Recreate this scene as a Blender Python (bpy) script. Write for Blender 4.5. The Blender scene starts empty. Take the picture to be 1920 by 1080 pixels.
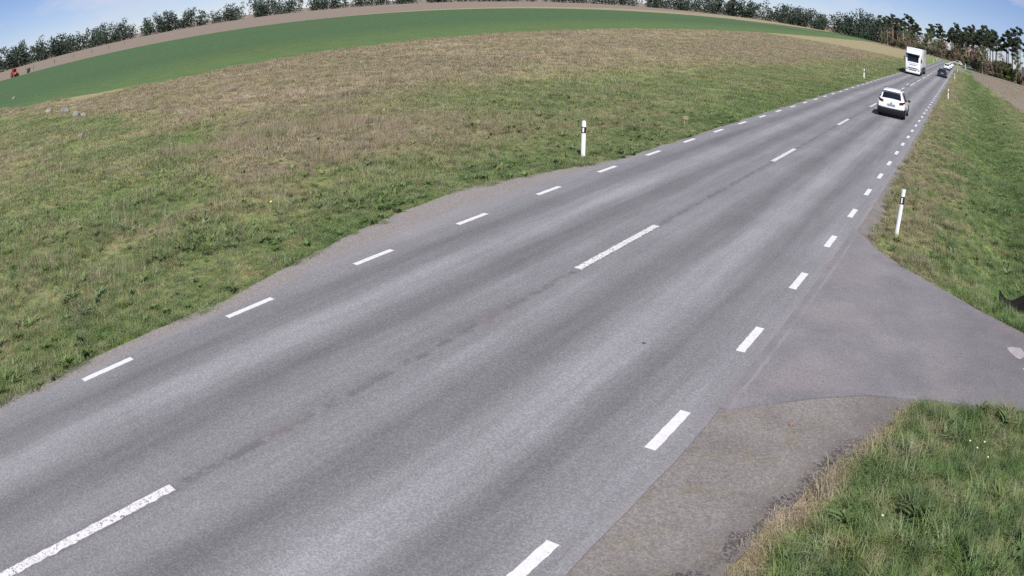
import bpy, bmesh, math, random
import numpy as np
from mathutils import Vector, Matrix, noise as mnoise

rnd = random.Random(7)
rng = np.random.default_rng(7)
R_ = math.radians
scene = bpy.context.scene

# ------------------------------------------------------------------ camera
# roadside camera on a pole, wide lens with barrel distortion (lens polynomial)
CAMH = 4.82
cam_d = bpy.data.cameras.new('camera')
cam = bpy.data.objects.new('camera', cam_d)
scene.collection.objects.link(cam)
cam.location = (0, 0, CAMH)
_rx = Vector((0.8185938, 0.5743386, 0.0062743))
_ry = Vector((-0.2155667, 0.2970812, 0.9302009))
_rz = -Vector((-0.5323863, 0.7628092, -0.3669971))
cam.rotation_euler = Matrix((_rx, _ry, _rz)).transposed().to_euler()
cam_d.type = 'PANO'
cam_d.panorama_type = 'FISHEYE_LENS_POLYNOMIAL'
cam_d.sensor_fit = 'HORIZONTAL'
cam_d.sensor_width = 36.0
cam_d.sensor_height = 20.25
cam_d.fisheye_fov = R_(180)
cam_d.fisheye_polynomial_k0 = 0.0
cam_d.fisheye_polynomial_k1 = -0.0357942
cam_d.fisheye_polynomial_k2 = 8.1226e-05
cam_d.fisheye_polynomial_k3 = -1.81923e-05
cam_d.fisheye_polynomial_k4 = 1.29659e-07
cam_d.clip_start = 0.1
cam_d.clip_end = 6000
scene.camera = cam

# ------------------------------------------------------------------ sky and sun
SUN_AZ, SUN_EL = R_(139), R_(52)
world = bpy.data.worlds.new('World')
scene.world = world
world.use_nodes = True
wn, wl = world.node_tree.nodes, world.node_tree.links
wn.clear()
wo = wn.new('ShaderNodeOutputWorld')
bg = wn.new('ShaderNodeBackground')
sky = wn.new('ShaderNodeTexSky')
sky.sky_type = 'NISHITA'
sky.sun_disc = False
sky.sun_elevation = SUN_EL
sky.sun_rotation = SUN_AZ
sky.air_density = 1.0
sky.dust_density = 0.0
sky.altitude = 2600
sky.ozone_density = 1.5
tc = wn.new('ShaderNodeTexCoord')
mp = wn.new('ShaderNodeMapping')
mp.inputs['Scale'].default_value = (1, 1, 3.2)
nz = wn.new('ShaderNodeTexNoise')
nz.inputs['Scale'].default_value = 4.2
nz.inputs['Detail'].default_value = 7
nz.inputs['Roughness'].default_value = 0.58
cr = wn.new('ShaderNodeValToRGB')
cr.color_ramp.elements[0].position = 0.50
cr.color_ramp.elements[0].color = (0, 0, 0, 1)
cr.color_ramp.elements[1].position = 0.70
cr.color_ramp.elements[1].color = (0.85, 0.85, 0.85, 1)
mx = wn.new('ShaderNodeMix')
mx.data_type = 'RGBA'
mx.inputs[7].default_value = (6.3, 6.4, 7.2, 1)
wl.new(tc.outputs['Generated'], mp.inputs['Vector'])
wl.new(mp.outputs['Vector'], nz.inputs['Vector'])
wl.new(nz.outputs['Fac'], cr.inputs['Fac'])
wl.new(cr.outputs['Color'], mx.inputs[0])
tn = wn.new('ShaderNodeMix'); tn.data_type = 'RGBA'; tn.blend_type = 'MULTIPLY'; tn.inputs[0].default_value = 1.0
tn.inputs[7].default_value = (0.66, 0.68, 0.88, 1)
wl.new(sky.outputs['Color'], tn.inputs[6])
wl.new(tn.outputs[2], mx.inputs[6])
wl.new(mx.outputs[2], bg.inputs['Color'])
bg.inputs['Strength'].default_value = 0.085
wl.new(bg.outputs['Background'], wo.inputs['Surface'])

sun_d = bpy.data.lights.new('sun', 'SUN')
sun_d.energy = 4.9
sun_d.angle = R_(0.6)
sun_d.color = (1.0, 0.965, 0.92)
sun = bpy.data.objects.new('sun', sun_d)
scene.collection.objects.link(sun)
_s = Vector((math.sin(SUN_AZ) * math.cos(SUN_EL), math.cos(SUN_AZ) * math.cos(SUN_EL), math.sin(SUN_EL)))
sun.rotation_euler = _s.to_track_quat('Z', 'Y').to_euler()
sun.location = _s * 60

scene.view_settings.view_transform = 'Standard'
scene.view_settings.look = 'None'
scene.view_settings.exposure = 0.38
scene.view_settings.gamma = 1.0
scene.view_settings.use_curve_mapping = False
scene.cycles.use_denoising = False
scene.cycles.max_bounces = 4
scene.cycles.transparent_max_bounces = 6

# ------------------------------------------------------------------ node helpers
class G:
    """small wrapper to write shader maths"""
    def __init__(s, nt):
        s.nt, s.n, s.l = nt, nt.nodes, nt.links
    def put(s, sock, v):
        if hasattr(v, 'is_output'):
            s.l.new(v, sock)
        elif v is not None:
            sock.default_value = v
    def m(s, op, a, b=None, c=None, clamp=False):
        q = s.n.new('ShaderNodeMath'); q.operation = op; q.use_clamp = clamp
        s.put(q.inputs[0], a); s.put(q.inputs[1], b); s.put(q.inputs[2], c)
        return q.outputs[0]
    def mix(s, f, a, b, mode='MIX'):
        q = s.n.new('ShaderNodeMix'); q.data_type = 'RGBA'; q.blend_type = mode
        s.put(q.inputs[0], f); s.put(q.inputs[6], a); s.put(q.inputs[7], b)
        return q.outputs[2]
    def ss(s, v, a, b, o0=0.0, o1=1.0):
        q = s.n.new('ShaderNodeMapRange'); q.interpolation_type = 'SMOOTHSTEP'
        s.put(q.inputs[0], v); s.put(q.inputs[1], a); s.put(q.inputs[2], b)
        q.inputs[3].default_value = o0; q.inputs[4].default_value = o1
        return q.outputs[0]
    def lin(s, v, a, b, o0=0.0, o1=1.0):
        q = s.n.new('ShaderNodeMapRange')
        s.put(q.inputs[0], v); q.inputs[1].default_value = a; q.inputs[2].default_value = b
        q.inputs[3].default_value = o0; q.inputs[4].default_value = o1
        return q.outputs[0]
    def noise(s, vec, scale, detail=3, rough=0.5, dist=0.0):
        q = s.n.new('ShaderNodeTexNoise')
        if vec is not None: s.l.new(vec, q.inputs['Vector'])
        q.inputs['Scale'].default_value = scale; q.inputs['Detail'].default_value = detail
        q.inputs['Roughness'].default_value = rough; q.inputs['Distortion'].default_value = dist
        return q.outputs['Fac']
    def voro(s, vec, scale, out='Distance', feat='F1'):
        q = s.n.new('ShaderNodeTexVoronoi'); q.feature = feat
        s.l.new(vec, q.inputs['Vector']); q.inputs['Scale'].default_value = scale
        return q.outputs[out]
    def ramp(s, f, stops, interp='LINEAR'):
        q = s.n.new('ShaderNodeValToRGB'); q.color_ramp.interpolation = interp
        e = q.color_ramp.elements
        while len(e) < len(stops): e.new(0.5)
        for el, (p, c) in zip(e, stops):
            el.position = p
            el.color = (c[0], c[1], c[2], 1) if hasattr(c, '__len__') else (c, c, c, 1)
        s.put(q.inputs[0], f)
        return q.outputs[0]
    def pos(s):
        return s.n.new('ShaderNodeNewGeometry').outputs['Position']
    def obj(s):
        return s.n.new('ShaderNodeTexCoord').outputs['Object']
    def sep(s, v):
        q = s.n.new('ShaderNodeSeparateXYZ'); s.l.new(v, q.inputs[0]); return q.outputs
    def scale(s, v, xyz):
        q = s.n.new('ShaderNodeMapping'); s.l.new(v, q.inputs['Vector'])
        q.inputs['Scale'].default_value = xyz
        return q.outputs[0]
    def bump(s, h, strength, dist=0.02):
        q = s.n.new('ShaderNodeBump'); s.l.new(h, q.inputs['Height'])
        q.inputs['Strength'].default_value = strength; q.inputs['Distance'].default_value = dist
        return q.outputs[0]

def new_mat(name):
    m = bpy.data.materials.new(name); m.use_nodes = True
    nt = m.node_tree
    g = G(nt); b = nt.nodes['Principled BSDF']
    return m, g, b

def simple(name, col, rough=0.5, metal=0.0, spec=0.5, var=0.12, vs=3.0, coat=0.0, bump=0.0):
    m, g, b = new_mat(name)
    n = g.noise(g.obj(), vs, 4, 0.6)
    c = g.mix(g.lin(n, 0.3, 0.7), tuple(x * (1 - var) for x in col) + (1,), tuple(min(1, x * (1 + var)) for x in col) + (1,))
    g.put(b.inputs['Base Color'], c)
    b.inputs['Roughness'].default_value = rough
    b.inputs['Metallic'].default_value = metal
    b.inputs['Specular IOR Level'].default_value = spec
    b.inputs['Coat Weight'].default_value = coat
    if bump: g.put(b.inputs['Normal'], g.bump(g.noise(g.obj(), vs * 6, 4, 0.6), bump, 0.02))
    return m

# ------------------------------------------------------------------ meadow colour, shared by soil, blades
def meadow_group():
    nt = bpy.data.node_groups.new('meadow_colour', 'ShaderNodeTree')
    nt.interface.new_socket('Colour', in_out='OUTPUT', socket_type='NodeSocketColor')
    nt.interface.new_socket('Dry', in_out='OUTPUT', socket_type='NodeSocketFloat')
    g = G(nt)
    out = nt.nodes.new('NodeGroupOutput')
    p = g.pos()
    flat = g.scale(p, (1, 1, 0))
    n1 = g.noise(flat, 0.13, 2, 0.55, 0.4)
    n2 = g.noise(flat, 0.55, 2, 0.6, 0.5)
    n3 = g.noise(flat, 2.6, 2, 0.6)
    x, y, z = g.sep(p)
    xw = g.m('ADD', x, g.m('MULTIPLY', g.m('SUBTRACT', n2, 0.5), 14.0))
    yw = g.m('ADD', y, g.m('MULTIPLY', g.m('SUBTRACT', n1, 0.5), 12.0))
    # tired brown grass away from the road
    bx = g.m('ADD', -25.0, g.m('MINIMUM', g.m('MAXIMUM', g.m('MULTIPLY', g.m('SUBTRACT', y, 35.0), 0.14), 0.0), 6.0))
    brown = g.m('MULTIPLY', g.ss(g.m('SUBTRACT', bx, xw), -3.5, 4.5), g.ss(yw, 15.5, 21.0))
    edge_l = g.m('MULTIPLY', g.ss(x, -24.0, -38.0), g.ss(y, 13.0, 9.0))
    lush_l = g.m('MULTIPLY', g.ss(x, -14.5, -11.5), g.ss(x, -9.0, -10.0))
    straw = g.m('MULTIPLY', g.m('MULTIPLY', g.ss(xw, -27.0, -22.0), g.ss(xw, -13.0, -17.0)),
                g.m('MULTIPLY', g.ss(yw, 12.5, 16.5), g.ss(yw, 27.0, 21.0)))
    # right verge: dry shoulder strip, dry rim along the gravel, fading towards the ploughed field
    strip = g.m('MULTIPLY', g.m('MULTIPLY', g.ss(x, -3.0, -2.2), g.ss(xw, 1.2, -1.2)), g.ss(y, 14.0, 16.0))
    rimd = g.m('SUBTRACT', g.m('ADD', x, g.m('MULTIPLY', g.m('SUBTRACT', n3, 0.5), 0.5)), g.m('ADD', -1.3, g.m('MULTIPLY', g.m('SUBTRACT', y, 5.25), 0.26)))
    rim = g.m('MULTIPLY', g.m('MULTIPLY', g.ss(rimd, 0.30, 0.05), g.ss(x, -4.0, -2.5)), g.ss(y, 11.0, 9.6))
    rgt = g.m('MULTIPLY', g.ss(x, 3.0, 6.5), g.ss(y, 18.0, 40.0))
    right = g.ss(x, -6.0, -5.0)
    d = g.m('ADD', 0.33, g.m('MULTIPLY', brown, 0.36))
    d = g.m('ADD', d, g.m('MULTIPLY', edge_l, 0.22))
    d = g.m('SUBTRACT', d, g.m('MULTIPLY', lush_l, 0.12))
    d = g.m('ADD', d, g.m('MULTIPLY', straw, 0.30))
    d = g.m('ADD', d, g.m('MULTIPLY', strip, 0.44))
    d = g.m('ADD', d, g.m('MULTIPLY', rim, 0.50))
    d = g.m('ADD', d, g.m('MULTIPLY', rgt, 0.22))
    d = g.m('SUBTRACT', d, g.m('MULTIPLY', right, 0.22))
    d = g.m('ADD', d, g.m('MULTIPLY', g.m('SUBTRACT', n1, 0.5), 0.55))
    d = g.m('ADD', d, g.m('MULTIPLY', g.m('SUBTRACT', n2, 0.5), 0.65))
    d = g.m('ADD', d, g.m('MULTIPLY', g.m('SUBTRACT', n3, 0.5), 0.75))
    d = g.m('ADD', d, g.m('MULTIPLY', g.m('MULTIPLY', g.ss(y, 11.5, 10.5), g.ss(x, -3.0, -2.0)), g.m('MULTIPLY', g.m('SUBTRACT', g.noise(flat, 1.5, 2, 0.6), 0.47), 1.5)))
    d = g.m('MINIMUM', g.m('MAXIMUM', d, 0.0), 1.0)
    c = g.ramp(d, [(0.0, (0.118, 0.202, 0.062)), (0.28, (0.198, 0.258, 0.098)), (0.5, (0.290, 0.285, 0.142)),
                   (0.72, (0.312, 0.272, 0.172)), (0.88, (0.395, 0.340, 0.228)), (1.0, (0.52, 0.44, 0.31))])
    g.l.new(c, out.inputs[0]); g.l.new(d, out.inputs[1])
    return nt
MEADOW = meadow_group()

def mat_blade(name, bright=1.0, tint=None, tintf=0.0):
    m, g, b = new_mat(name)
    grp = g.n.new('ShaderNodeGroup'); grp.node_tree = MEADOW
    rn = g.n.new('ShaderNodeObjectInfo').outputs['Random']
    c = grp.outputs['Colour']
    if tint: c = g.mix(tintf, c, tint + (1,))
    hs = g.n.new('ShaderNodeHueSaturation')
    g.l.new(g.lin(rn, 0, 1, 0.62 * bright, 1.45 * bright), hs.inputs['Value'])
    r2 = g.m('FRACT', g.m('MULTIPLY', rn, 17.3))
    g.l.new(g.lin(r2, 0, 1, 0.476, 0.506), hs.inputs['Hue'])
    g.l.new(g.lin(g.m('FRACT', g.m('MULTIPLY', rn, 53.7)), 0, 1, 0.72, 1.08), hs.inputs['Saturation'])
    g.l.new(c, hs.inputs['Color'])
    g.l.new(hs.outputs[0], b.inputs['Base Color'])
    b.inputs['Roughness'].default_value = 0.55
    b.inputs['Specular IOR Level'].default_value = 0.25
    tr = g.n.new('ShaderNodeBsdfTranslucent'); g.l.new(hs.outputs[0], tr.inputs['Color'])
    ms = g.n.new('ShaderNodeMixShader'); ms.inputs[0].default_value = 0.36
    o = g.n['Material Output']
    g.l.new(b.outputs[0], ms.inputs[1]); g.l.new(tr.outputs[0], ms.inputs[2]); g.l.new(ms.outputs[0], o.inputs['Surface'])
    return m

M = {}
M['blade'] = mat_blade('grass_blade')
M['straw_blade'] = mat_blade('dry_grass_blade', 1.1, (0.36, 0.29, 0.19), 0.6)
M['weed_leaf'] = mat_blade('weed_leaf', 1.0, (0.085, 0.165, 0.04), 0.6)

def mat_ground():
    m, g, b = new_mat('field_soil_and_turf')
    grp = g.n.new('ShaderNodeGroup'); grp.node_tree = MEADOW
    p = g.pos(); x, y, z = g.sep(p)
    flat = g.scale(p, (1, 1, 0))
    nf = g.noise(flat, 9.0, 5, 0.7)
    nm = g.noise(flat, 0.35, 4, 0.6)
    nl = g.noise(flat, 0.03, 3, 0.55)
    turf = g.mix(g.lin(nf, 0.3, 0.7, 0.0, 1.0), g.mix(1.0, grp.outputs['Colour'], (0.62, 0.60, 0.58, 1), 'MULTIPLY'), g.mix(1.0, grp.outputs['Colour'], (1.05, 1.0, 0.95, 1), 'MULTIPLY'))
    # bare earth shows through by the road edges
    # young cereal crop beyond the meadow
    wob = g.m('MULTIPLY', g.m('SUBTRACT', nm, 0.5), 2.2)
    cx = g.ss(g.m('ADD', x, wob), -56.5, -57.6)
    lim = g.m('ADD', 21.0, g.m('MULTIPLY', g.m('MAXIMUM', g.m('ADD', x, 72.0), 0.0), 0.75))
    cy = g.ss(g.m('SUBTRACT', g.m('ADD', y, wob), lim), -0.8, 0.8)
    far = g.ss(g.m('ADD', x, g.m('MULTIPLY', y, -0.25)), -246.0, -243.0)
    crop = g.m('MULTIPLY', g.m('MULTIPLY', cx, cy), far)
    rows = g.n.new('ShaderNodeTexWave'); rows.wave_type = 'BANDS'; rows.bands_direction = 'X'
    g.l.new(flat, rows.inputs['Vector']); rows.inputs['Scale'].default_value = 0.085; rows.inputs['Distortion'].default_value = 0.6
    cc = g.mix(g.lin(g.noise(flat, 1.2, 5, 0.7), 0.3, 0.7), (0.052, 0.096, 0.043, 1), (0.080, 0.138, 0.062, 1))
    cc = g.mix(g.m('MULTIPLY', rows.outputs['Fac'], 0.22), cc, (0.044, 0.085, 0.040, 1))
    tm = g.m('ABSOLUTE', g.m('SUBTRACT', g.m('ABSOLUTE', g.m('SUBTRACT', g.m('FRACT', g.m('DIVIDE', g.m('ADD', x, g.m('MULTIPLY', nl, 6.0)), 21.0)), 0.5)), 0.045))
    cc = g.mix(g.ss(tm, 0.022, 0.010, 0.0, 0.55), cc, (0.080, 0.085, 0.045, 1))
    cc = g.mix(g.ss(nl, 0.45, 0.7, 0.0, 0.5), cc, (0.072, 0.100, 0.042, 1))
    cc = g.mix(g.m('MULTIPLY', g.ss(x, -95.0, -60.0), g.ss(nm, 0.30, 0.62, 0.35, 0.9)), cc, (0.105, 0.150, 0.055, 1))
    # brown fields: far left beyond the crop, and right of the verge
    bl = g.m('MULTIPLY', g.m('SUBTRACT', 1.0, far), g.ss(x, -200.0, -205.0))
    edge = g.m('ADD', 3.0, g.m('MULTIPLY', g.m('MAXIMUM', g.m('SUBTRACT', 170.0, y), 0.0), 0.062))
    br = g.m('MULTIPLY', g.ss(g.m('SUBTRACT', g.m('ADD', x, g.m('MULTIPLY', wob, 0.35)), edge), -0.4, 0.8), g.ss(y, 56.0, 62.0))
    br = g.m('MULTIPLY', br, g.ss(y, 262.0, 256.0))
    soil = g.mix(g.lin(g.noise(flat, 1.7, 6, 0.75), 0.3, 0.7), (0.140, 0.110, 0.090, 1), (0.240, 0.196, 0.162, 1))
    soil = g.mix(g.ss(nm, 0.5, 0.72, 0.0, 0.45), soil, (0.19, 0.175, 0.10, 1))
    fw = g.n.new('ShaderNodeTexWave'); fw.wave_type = 'BANDS'; fw.bands_direction = 'X'
    g.l.new(g.scale(p, (1, 0.12, 0)), fw.inputs['Vector']); fw.inputs['Scale'].default_value = 0.55; fw.inputs['Distortion'].default_value = 3.0; fw.inputs['Detail'].default_value = 3
    soil = g.mix(g.m('MULTIPLY', fw.outputs['Fac'], 0.30), soil, (0.30, 0.25, 0.20, 1))
    soil = g.mix(g.ss(g.noise(g.scale(p, (0.5, 0.06, 0)), 1.0, 4, 0.65), 0.52, 0.70, 0.0, 0.45), soil, (0.155, 0.135, 0.115, 1))
    col = g.mix(crop, turf, cc)
    col = g.mix(bl, col, soil)
    col = g.mix(br, col, soil)
    # leaf litter under the wood
    lit = g.m('MULTIPLY', g.ss(y, 258.0, 264.0), g.ss(x, 3.0, 6.0))
    col = g.mix(lit, col, g.mix(g.lin(nf, 0.3, 0.7), (0.07, 0.065, 0.03, 1), (0.15, 0.12, 0.07, 1)))
    g.put(b.inputs['Base Color'], col)
    b.inputs['Roughness'].default_value = 0.95
    b.inputs['Specular IOR Level'].default_value = 0.1
    h = g.m('ADD', g.m('MULTIPLY', nf, 0.6), g.noise(flat, 2.2, 5, 0.7))
    g.put(b.inputs['Normal'], g.bump(h, 0.7, 0.12))
    return m
M['ground'] = mat_ground()

def mat_asphalt():
    m, g, b = new_mat('worn_asphalt')
    p = g.pos(); x, y, z = g.sep(p)
    flat = g.scale(p, (1, 1, 0))
    stretch = g.scale(p, (1, 0.06, 0))
    wob = g.m('MULTIPLY', g.m('SUBTRACT', g.noise(g.scale(p, (0.25, 0.03, 0)), 1.0, 2), 0.5), 0.5)
    f = g.lin(g.m('ADD', x, wob), -10.4, -2.4)
    def px(X): return (X + 10.4) / 8.0
    band = g.ramp(f, [(0.0, 0.235), (px(-9.9), 0.215), (px(-9.3), 0.158), (px(-8.5), 0.258), (px(-7.75), 0.158), (px(-7.05), 0.212),
                      (px(-6.58), 0.195), (px(-6.1), 0.222), (px(-5.35), 0.158), (px(-4.45), 0.268), (px(-3.70), 0.168), (px(-3.05), 0.222), (1.0, 0.235)], 'EASE')
    st = g.noise(stretch, 3.5, 4, 0.6)
    band = g.mix(1.0, band, g.ramp(st, [(0.3, 0.86), (0.7, 1.12)]), 'MULTIPLY')
    # aggregate: pale chippings in a dark binder
    v = g.n.new('ShaderNodeTexVoronoi'); g.l.new(flat, v.inputs['Vector']); v.inputs['Scale'].default_value = 55
    stone = g.sep(v.outputs['Color'])[0]
    n55 = g.noise(flat, 34, 3, 0.7)
    agg = g.m('ADD', g.m('MULTIPLY', stone, 0.55), g.m('MULTIPLY', n55, 0.9))
    band = g.mix(1.0, band, g.ramp(agg, [(0.32, 0.76), (0.72, 0.99), (1.05, 1.27)]), 'MULTIPLY')
    big = g.noise(flat, 0.5, 4, 0.6)
    band = g.mix(1.0, band, g.ramp(big, [(0.3, 0.93), (0.7, 1.07)]), 'MULTIPLY')
    tint = g.mix(1.0, band, (0.822, 0.808, 0.848, 1), 'MULTIPLY')
    # ragged paving joint under the centre line with reddish patches
    jn = g.noise(g.scale(p, (1.6, 0.7, 0)), 3.2, 5, 0.7, 0.6)
    dj = g.m('ABSOLUTE', g.m('ADD', g.m('ADD', x, 6.56), g.m('MULTIPLY', g.m('SUBTRACT', jn, 0.5), 0.25)))
    jm = g.m('MULTIPLY', g.ss(dj, 0.11, 0.03), g.ss(g.noise(g.scale(p, (1, 0.8, 0)), 4.2, 4, 0.7), 0.38, 0.54))
    tint = g.mix(g.m('MULTIPLY', g.m('MULTIPLY', jm, 0.52), g.ss(n55, 0.34, 0.54)), tint, (0.066, 0.060, 0.064, 1))
    pk = g.m('MULTIPLY', g.ss(dj, 0.30, 0.06), g.ss(g.noise(g.scale(p, (1, 0.35, 0)), 1.35, 3, 0.6), 0.54, 0.66))
    tint = g.mix(g.m('MULTIPLY', pk, 0.22), tint, (0.215, 0.168, 0.168, 1))
    # oil spots
    ov = g.voro(flat, 0.8)
    spot = g.m('MULTIPLY', g.ss(ov, 0.038, 0.018), g.ss(g.noise(flat, 0.6, 2), 0.42, 0.52))
    tint = g.mix(g.m('MULTIPLY', spot, 0.8), tint, (0.03, 0.03, 0.032, 1))
    # pinkish dust along both pavement edges
    dust = g.m('MAXIMUM', g.ss(x, -9.95, -10.45), g.ss(x, -2.85, -2.5))
    dust = g.m('MULTIPLY', dust, g.lin(g.noise(flat, 2.2, 4, 0.65), 0.35, 0.65))
    tint = g.mix(g.m('MULTIPLY', dust, 0.65), tint, (0.225, 0.192, 0.192, 1))
    g.put(b.inputs['Base Color'], tint)
    b.inputs['Roughness'].default_value = 0.85
    b.inputs['Specular IOR Level'].default_value = 0.3
    g.put(b.inputs['Normal'], g.bump(agg, 0.35, 0.012))
    return m
M['asphalt'] = mat_asphalt()

def mat_side():
    m, g, b = new_mat('smooth_old_asphalt')
    p = g.pos(); x, y, z = g.sep(p)
    flat = g.scale(p, (1, 1, 0))
    v = g.n.new('ShaderNodeTexVoronoi'); g.l.new(flat, v.inputs['Vector']); v.inputs['Scale'].default_value = 60
    agg = g.m('ADD', g.m('MULTIPLY', g.sep(v.outputs['Color'])[0], 0.5), g.m('MULTIPLY', g.noise(flat, 40, 3, 0.7), 0.9))
    c = g.mix(g.lin(g.noise(flat, 0.8, 5, 0.6), 0.32, 0.68), (0.146, 0.138, 0.148, 1), (0.196, 0.182, 0.191, 1))
    c = g.mix(g.ss(g.noise(flat, 0.42, 3, 0.6, 0.6), 0.52, 0.68, 0.0, 0.45), c, (0.216, 0.186, 0.188, 1))
    c = g.mix(1.0, c, g.ramp(agg, [(0.35, 0.76), (0.7, 1.0), (1.05, 1.24)]), 'MULTIPLY')
    cold = g.ss(g.m('ADD', x, g.m('MULTIPLY', g.noise(flat, 0.6, 3), 1.2)), 0.2, 2.4, 1.0, 0.80)
    c = g.mix(1.0, c, cold, 'MULTIPLY')
    jl = g.m('ABSOLUTE', g.m('ADD', x, g.m('ADD', 2.47, g.m('MULTIPLY', g.m('SUBTRACT', g.noise(flat, 2.0, 4, 0.7), 0.5), 0.10))))
    c = g.mix(g.m('MULTIPLY', g.ss(jl, 0.045, 0.01), g.ss(g.noise(flat, 1.4, 3, 0.6), 0.36, 0.56, 0.05, 0.36)), c, (0.28, 0.262, 0.262, 1))
    ov = g.voro(flat, 1.3)
    c = g.mix(g.m('MULTIPLY', g.ss(ov, 0.035, 0.015), 0.85), c, (0.025, 0.023, 0.025, 1))
    g.put(b.inputs['Base Color'], c)
    b.inputs['Roughness'].default_value = 0.85
    b.inputs['Specular IOR Level'].default_value = 0.25
    g.put(b.inputs['Normal'], g.bump(agg, 0.25, 0.01))
    return m
M['side'] = mat_side()

def mat_gravel():
    m, g, b = new_mat('dusty_gravel')
    p = g.pos(); x, y, z = g.sep(p)
    flat = g.scale(p, (1, 1, 0))
    v = g.n.new('ShaderNodeTexVoronoi'); g.l.new(flat, v.inputs['Vector']); v.inputs['Scale'].default_value = 42
    st = g.sep(v.outputs['Color'])[0]
    agg = g.m('ADD', g.m('MULTIPLY', st, 0.5), g.m('MULTIPLY', g.noise(flat, 22, 5, 0.75), 0.9))
    c = g.mix(g.lin(g.noise(flat, 1.1, 5, 0.65), 0.32, 0.68), (0.150, 0.136, 0.128, 1), (0.205, 0.186, 0.178, 1))
    c = g.mix(g.ss(g.noise(flat, 2.4, 4, 0.65), 0.5, 0.72, 0.0, 0.5), c, (0.165, 0.150, 0.092, 1))
    c = g.mix(1.0, c, g.ramp(agg, [(0.35, 0.74), (0.7, 1.0), (1.05, 1.26)]), 'MULTIPLY')
    rimv = g.m('SUBTRACT', x, g.m('ADD', -1.40, g.m('MULTIPLY', g.m('SUBTRACT', y, 5.0), 0.26)))
    near = g.m('MULTIPLY', g.ss(g.m('ADD', rimv, g.m('MULTIPLY', g.m('SUBTRACT', g.noise(flat, 1.5, 4, 0.6), 0.5), 0.9)), -0.75, -0.1), g.ss(x, -4.0, -2.8))
    c = g.mix(g.m('MULTIPLY', near, 0.55), c, (0.118, 0.104, 0.103, 1))
    c = g.mix(g.ss(x, -9.0, -10.0, 0.0, 0.75), c, g.mix(1.0, g.ramp(agg, [(0.35, 0.80), (0.7, 1.0), (1.05, 1.25)]), (0.225, 0.203, 0.196, 1), 'MULTIPLY'))
    # dark tarry crumbs where the apron meets the grass
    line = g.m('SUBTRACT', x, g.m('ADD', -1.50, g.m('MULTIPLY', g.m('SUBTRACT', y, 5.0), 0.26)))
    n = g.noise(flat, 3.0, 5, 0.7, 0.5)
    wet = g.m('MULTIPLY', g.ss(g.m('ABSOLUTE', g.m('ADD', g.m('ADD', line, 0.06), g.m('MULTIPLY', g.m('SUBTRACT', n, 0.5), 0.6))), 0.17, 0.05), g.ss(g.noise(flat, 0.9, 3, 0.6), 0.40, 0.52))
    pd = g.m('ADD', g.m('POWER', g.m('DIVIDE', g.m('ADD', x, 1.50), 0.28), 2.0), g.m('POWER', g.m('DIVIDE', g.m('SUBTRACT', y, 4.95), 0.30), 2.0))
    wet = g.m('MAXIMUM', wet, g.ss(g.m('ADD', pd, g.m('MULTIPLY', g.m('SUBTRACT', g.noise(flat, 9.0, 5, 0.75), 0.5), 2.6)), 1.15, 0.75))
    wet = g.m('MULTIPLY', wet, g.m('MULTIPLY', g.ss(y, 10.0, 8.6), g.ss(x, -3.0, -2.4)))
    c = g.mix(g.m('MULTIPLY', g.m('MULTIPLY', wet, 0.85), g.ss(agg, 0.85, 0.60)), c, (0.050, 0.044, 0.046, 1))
    g.put(b.inputs['Base Color'], c)
    b.inputs['Roughness'].default_value = 0.95
    b.inputs['Specular IOR Level'].default_value = 0.15
    g.put(b.inputs['Normal'], g.bump(agg, 0.5, 0.015))
    return m
M['gravel'] = mat_gravel()

def mat_paint(name, wear, dirt):
    m, g, b = new_mat(name)
    p = g.pos(); flat = g.scale(p, (1, 1, 0))
    c = g.mix(g.lin(g.noise(flat, 14, 4, 0.7), 0.3, 0.7), (0.54, 0.527, 0.527, 1), (0.66, 0.65, 0.645, 1))
    # pressed diamond texture of thermoplastic lines
    w = g.n.new('ShaderNodeTexChecker'); g.l.new(flat, w.inputs['Vector']); w.inputs['Scale'].default_value = 32
    c = g.mix(g.m('MULTIPLY', w.outputs['Fac'], 0.22), c, (0.48, 0.465, 0.47, 1))
    chip = g.ss(g.noise(flat, 22, 4, 0.7, 1.2), wear, wear + 0.04)
    c = g.mix(chip, c, (0.20, 0.185, 0.19, 1))
    c = g.mix(g.ss(g.noise(flat, 5, 4, 0.7), 0.5, 0.8, 0.0, dirt), c, (0.42, 0.39, 0.39, 1))
    g.put(b.inputs['Base Color'], c)
    b.inputs['Roughness'].default_value = 0.6
    return m
M['edge_paint'] = mat_paint('edge_line_paint', 0.63, 0.6)
M['centre_paint'] = mat_paint('worn_centre_line_paint', 0.545, 0.7)

M['white_plastic'] = simple('white_post_plastic', (0.80, 0.80, 0.79), 0.45, var=0.06, vs=9)
M['black_plastic'] = simple('black_plastic', (0.012, 0.012, 0.013), 0.5)
M['reflector'] = simple('reflector_white', (0.80, 0.80, 0.82), 0.25, var=0.05)
M['yellow_plastic'] = simple('pale_yellow_plastic', (0.62, 0.62, 0.30), 0.5)
M['white_paint'] = simple('white_car_paint', (0.78, 0.78, 0.79), 0.28, coat=0.6, var=0.03)
M['black_paint'] = simple('black_car_paint', (0.018, 0.020, 0.024), 0.25, coat=0.8, var=0.1)
M['grey_paint'] = simple('grey_car_paint', (0.16, 0.165, 0.17), 0.3, coat=0.6, var=0.05)
M['pale_paint'] = simple('pale_car_paint', (0.62, 0.61, 0.56), 0.3, coat=0.6, var=0.05)
M['cladding'] = simple('grey_black_cladding', (0.022, 0.025, 0.026), 0.6)
M['glass'] = simple('dark_window_glass', (0.010, 0.012, 0.018), 0.06, spec=0.7, var=0.3)
M['tyre'] = simple('tyre_rubber', (0.014, 0.014, 0.015), 0.85)
M['rim'] = simple('alloy_rim', (0.30, 0.30, 0.31), 0.35, metal=0.8)
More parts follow.
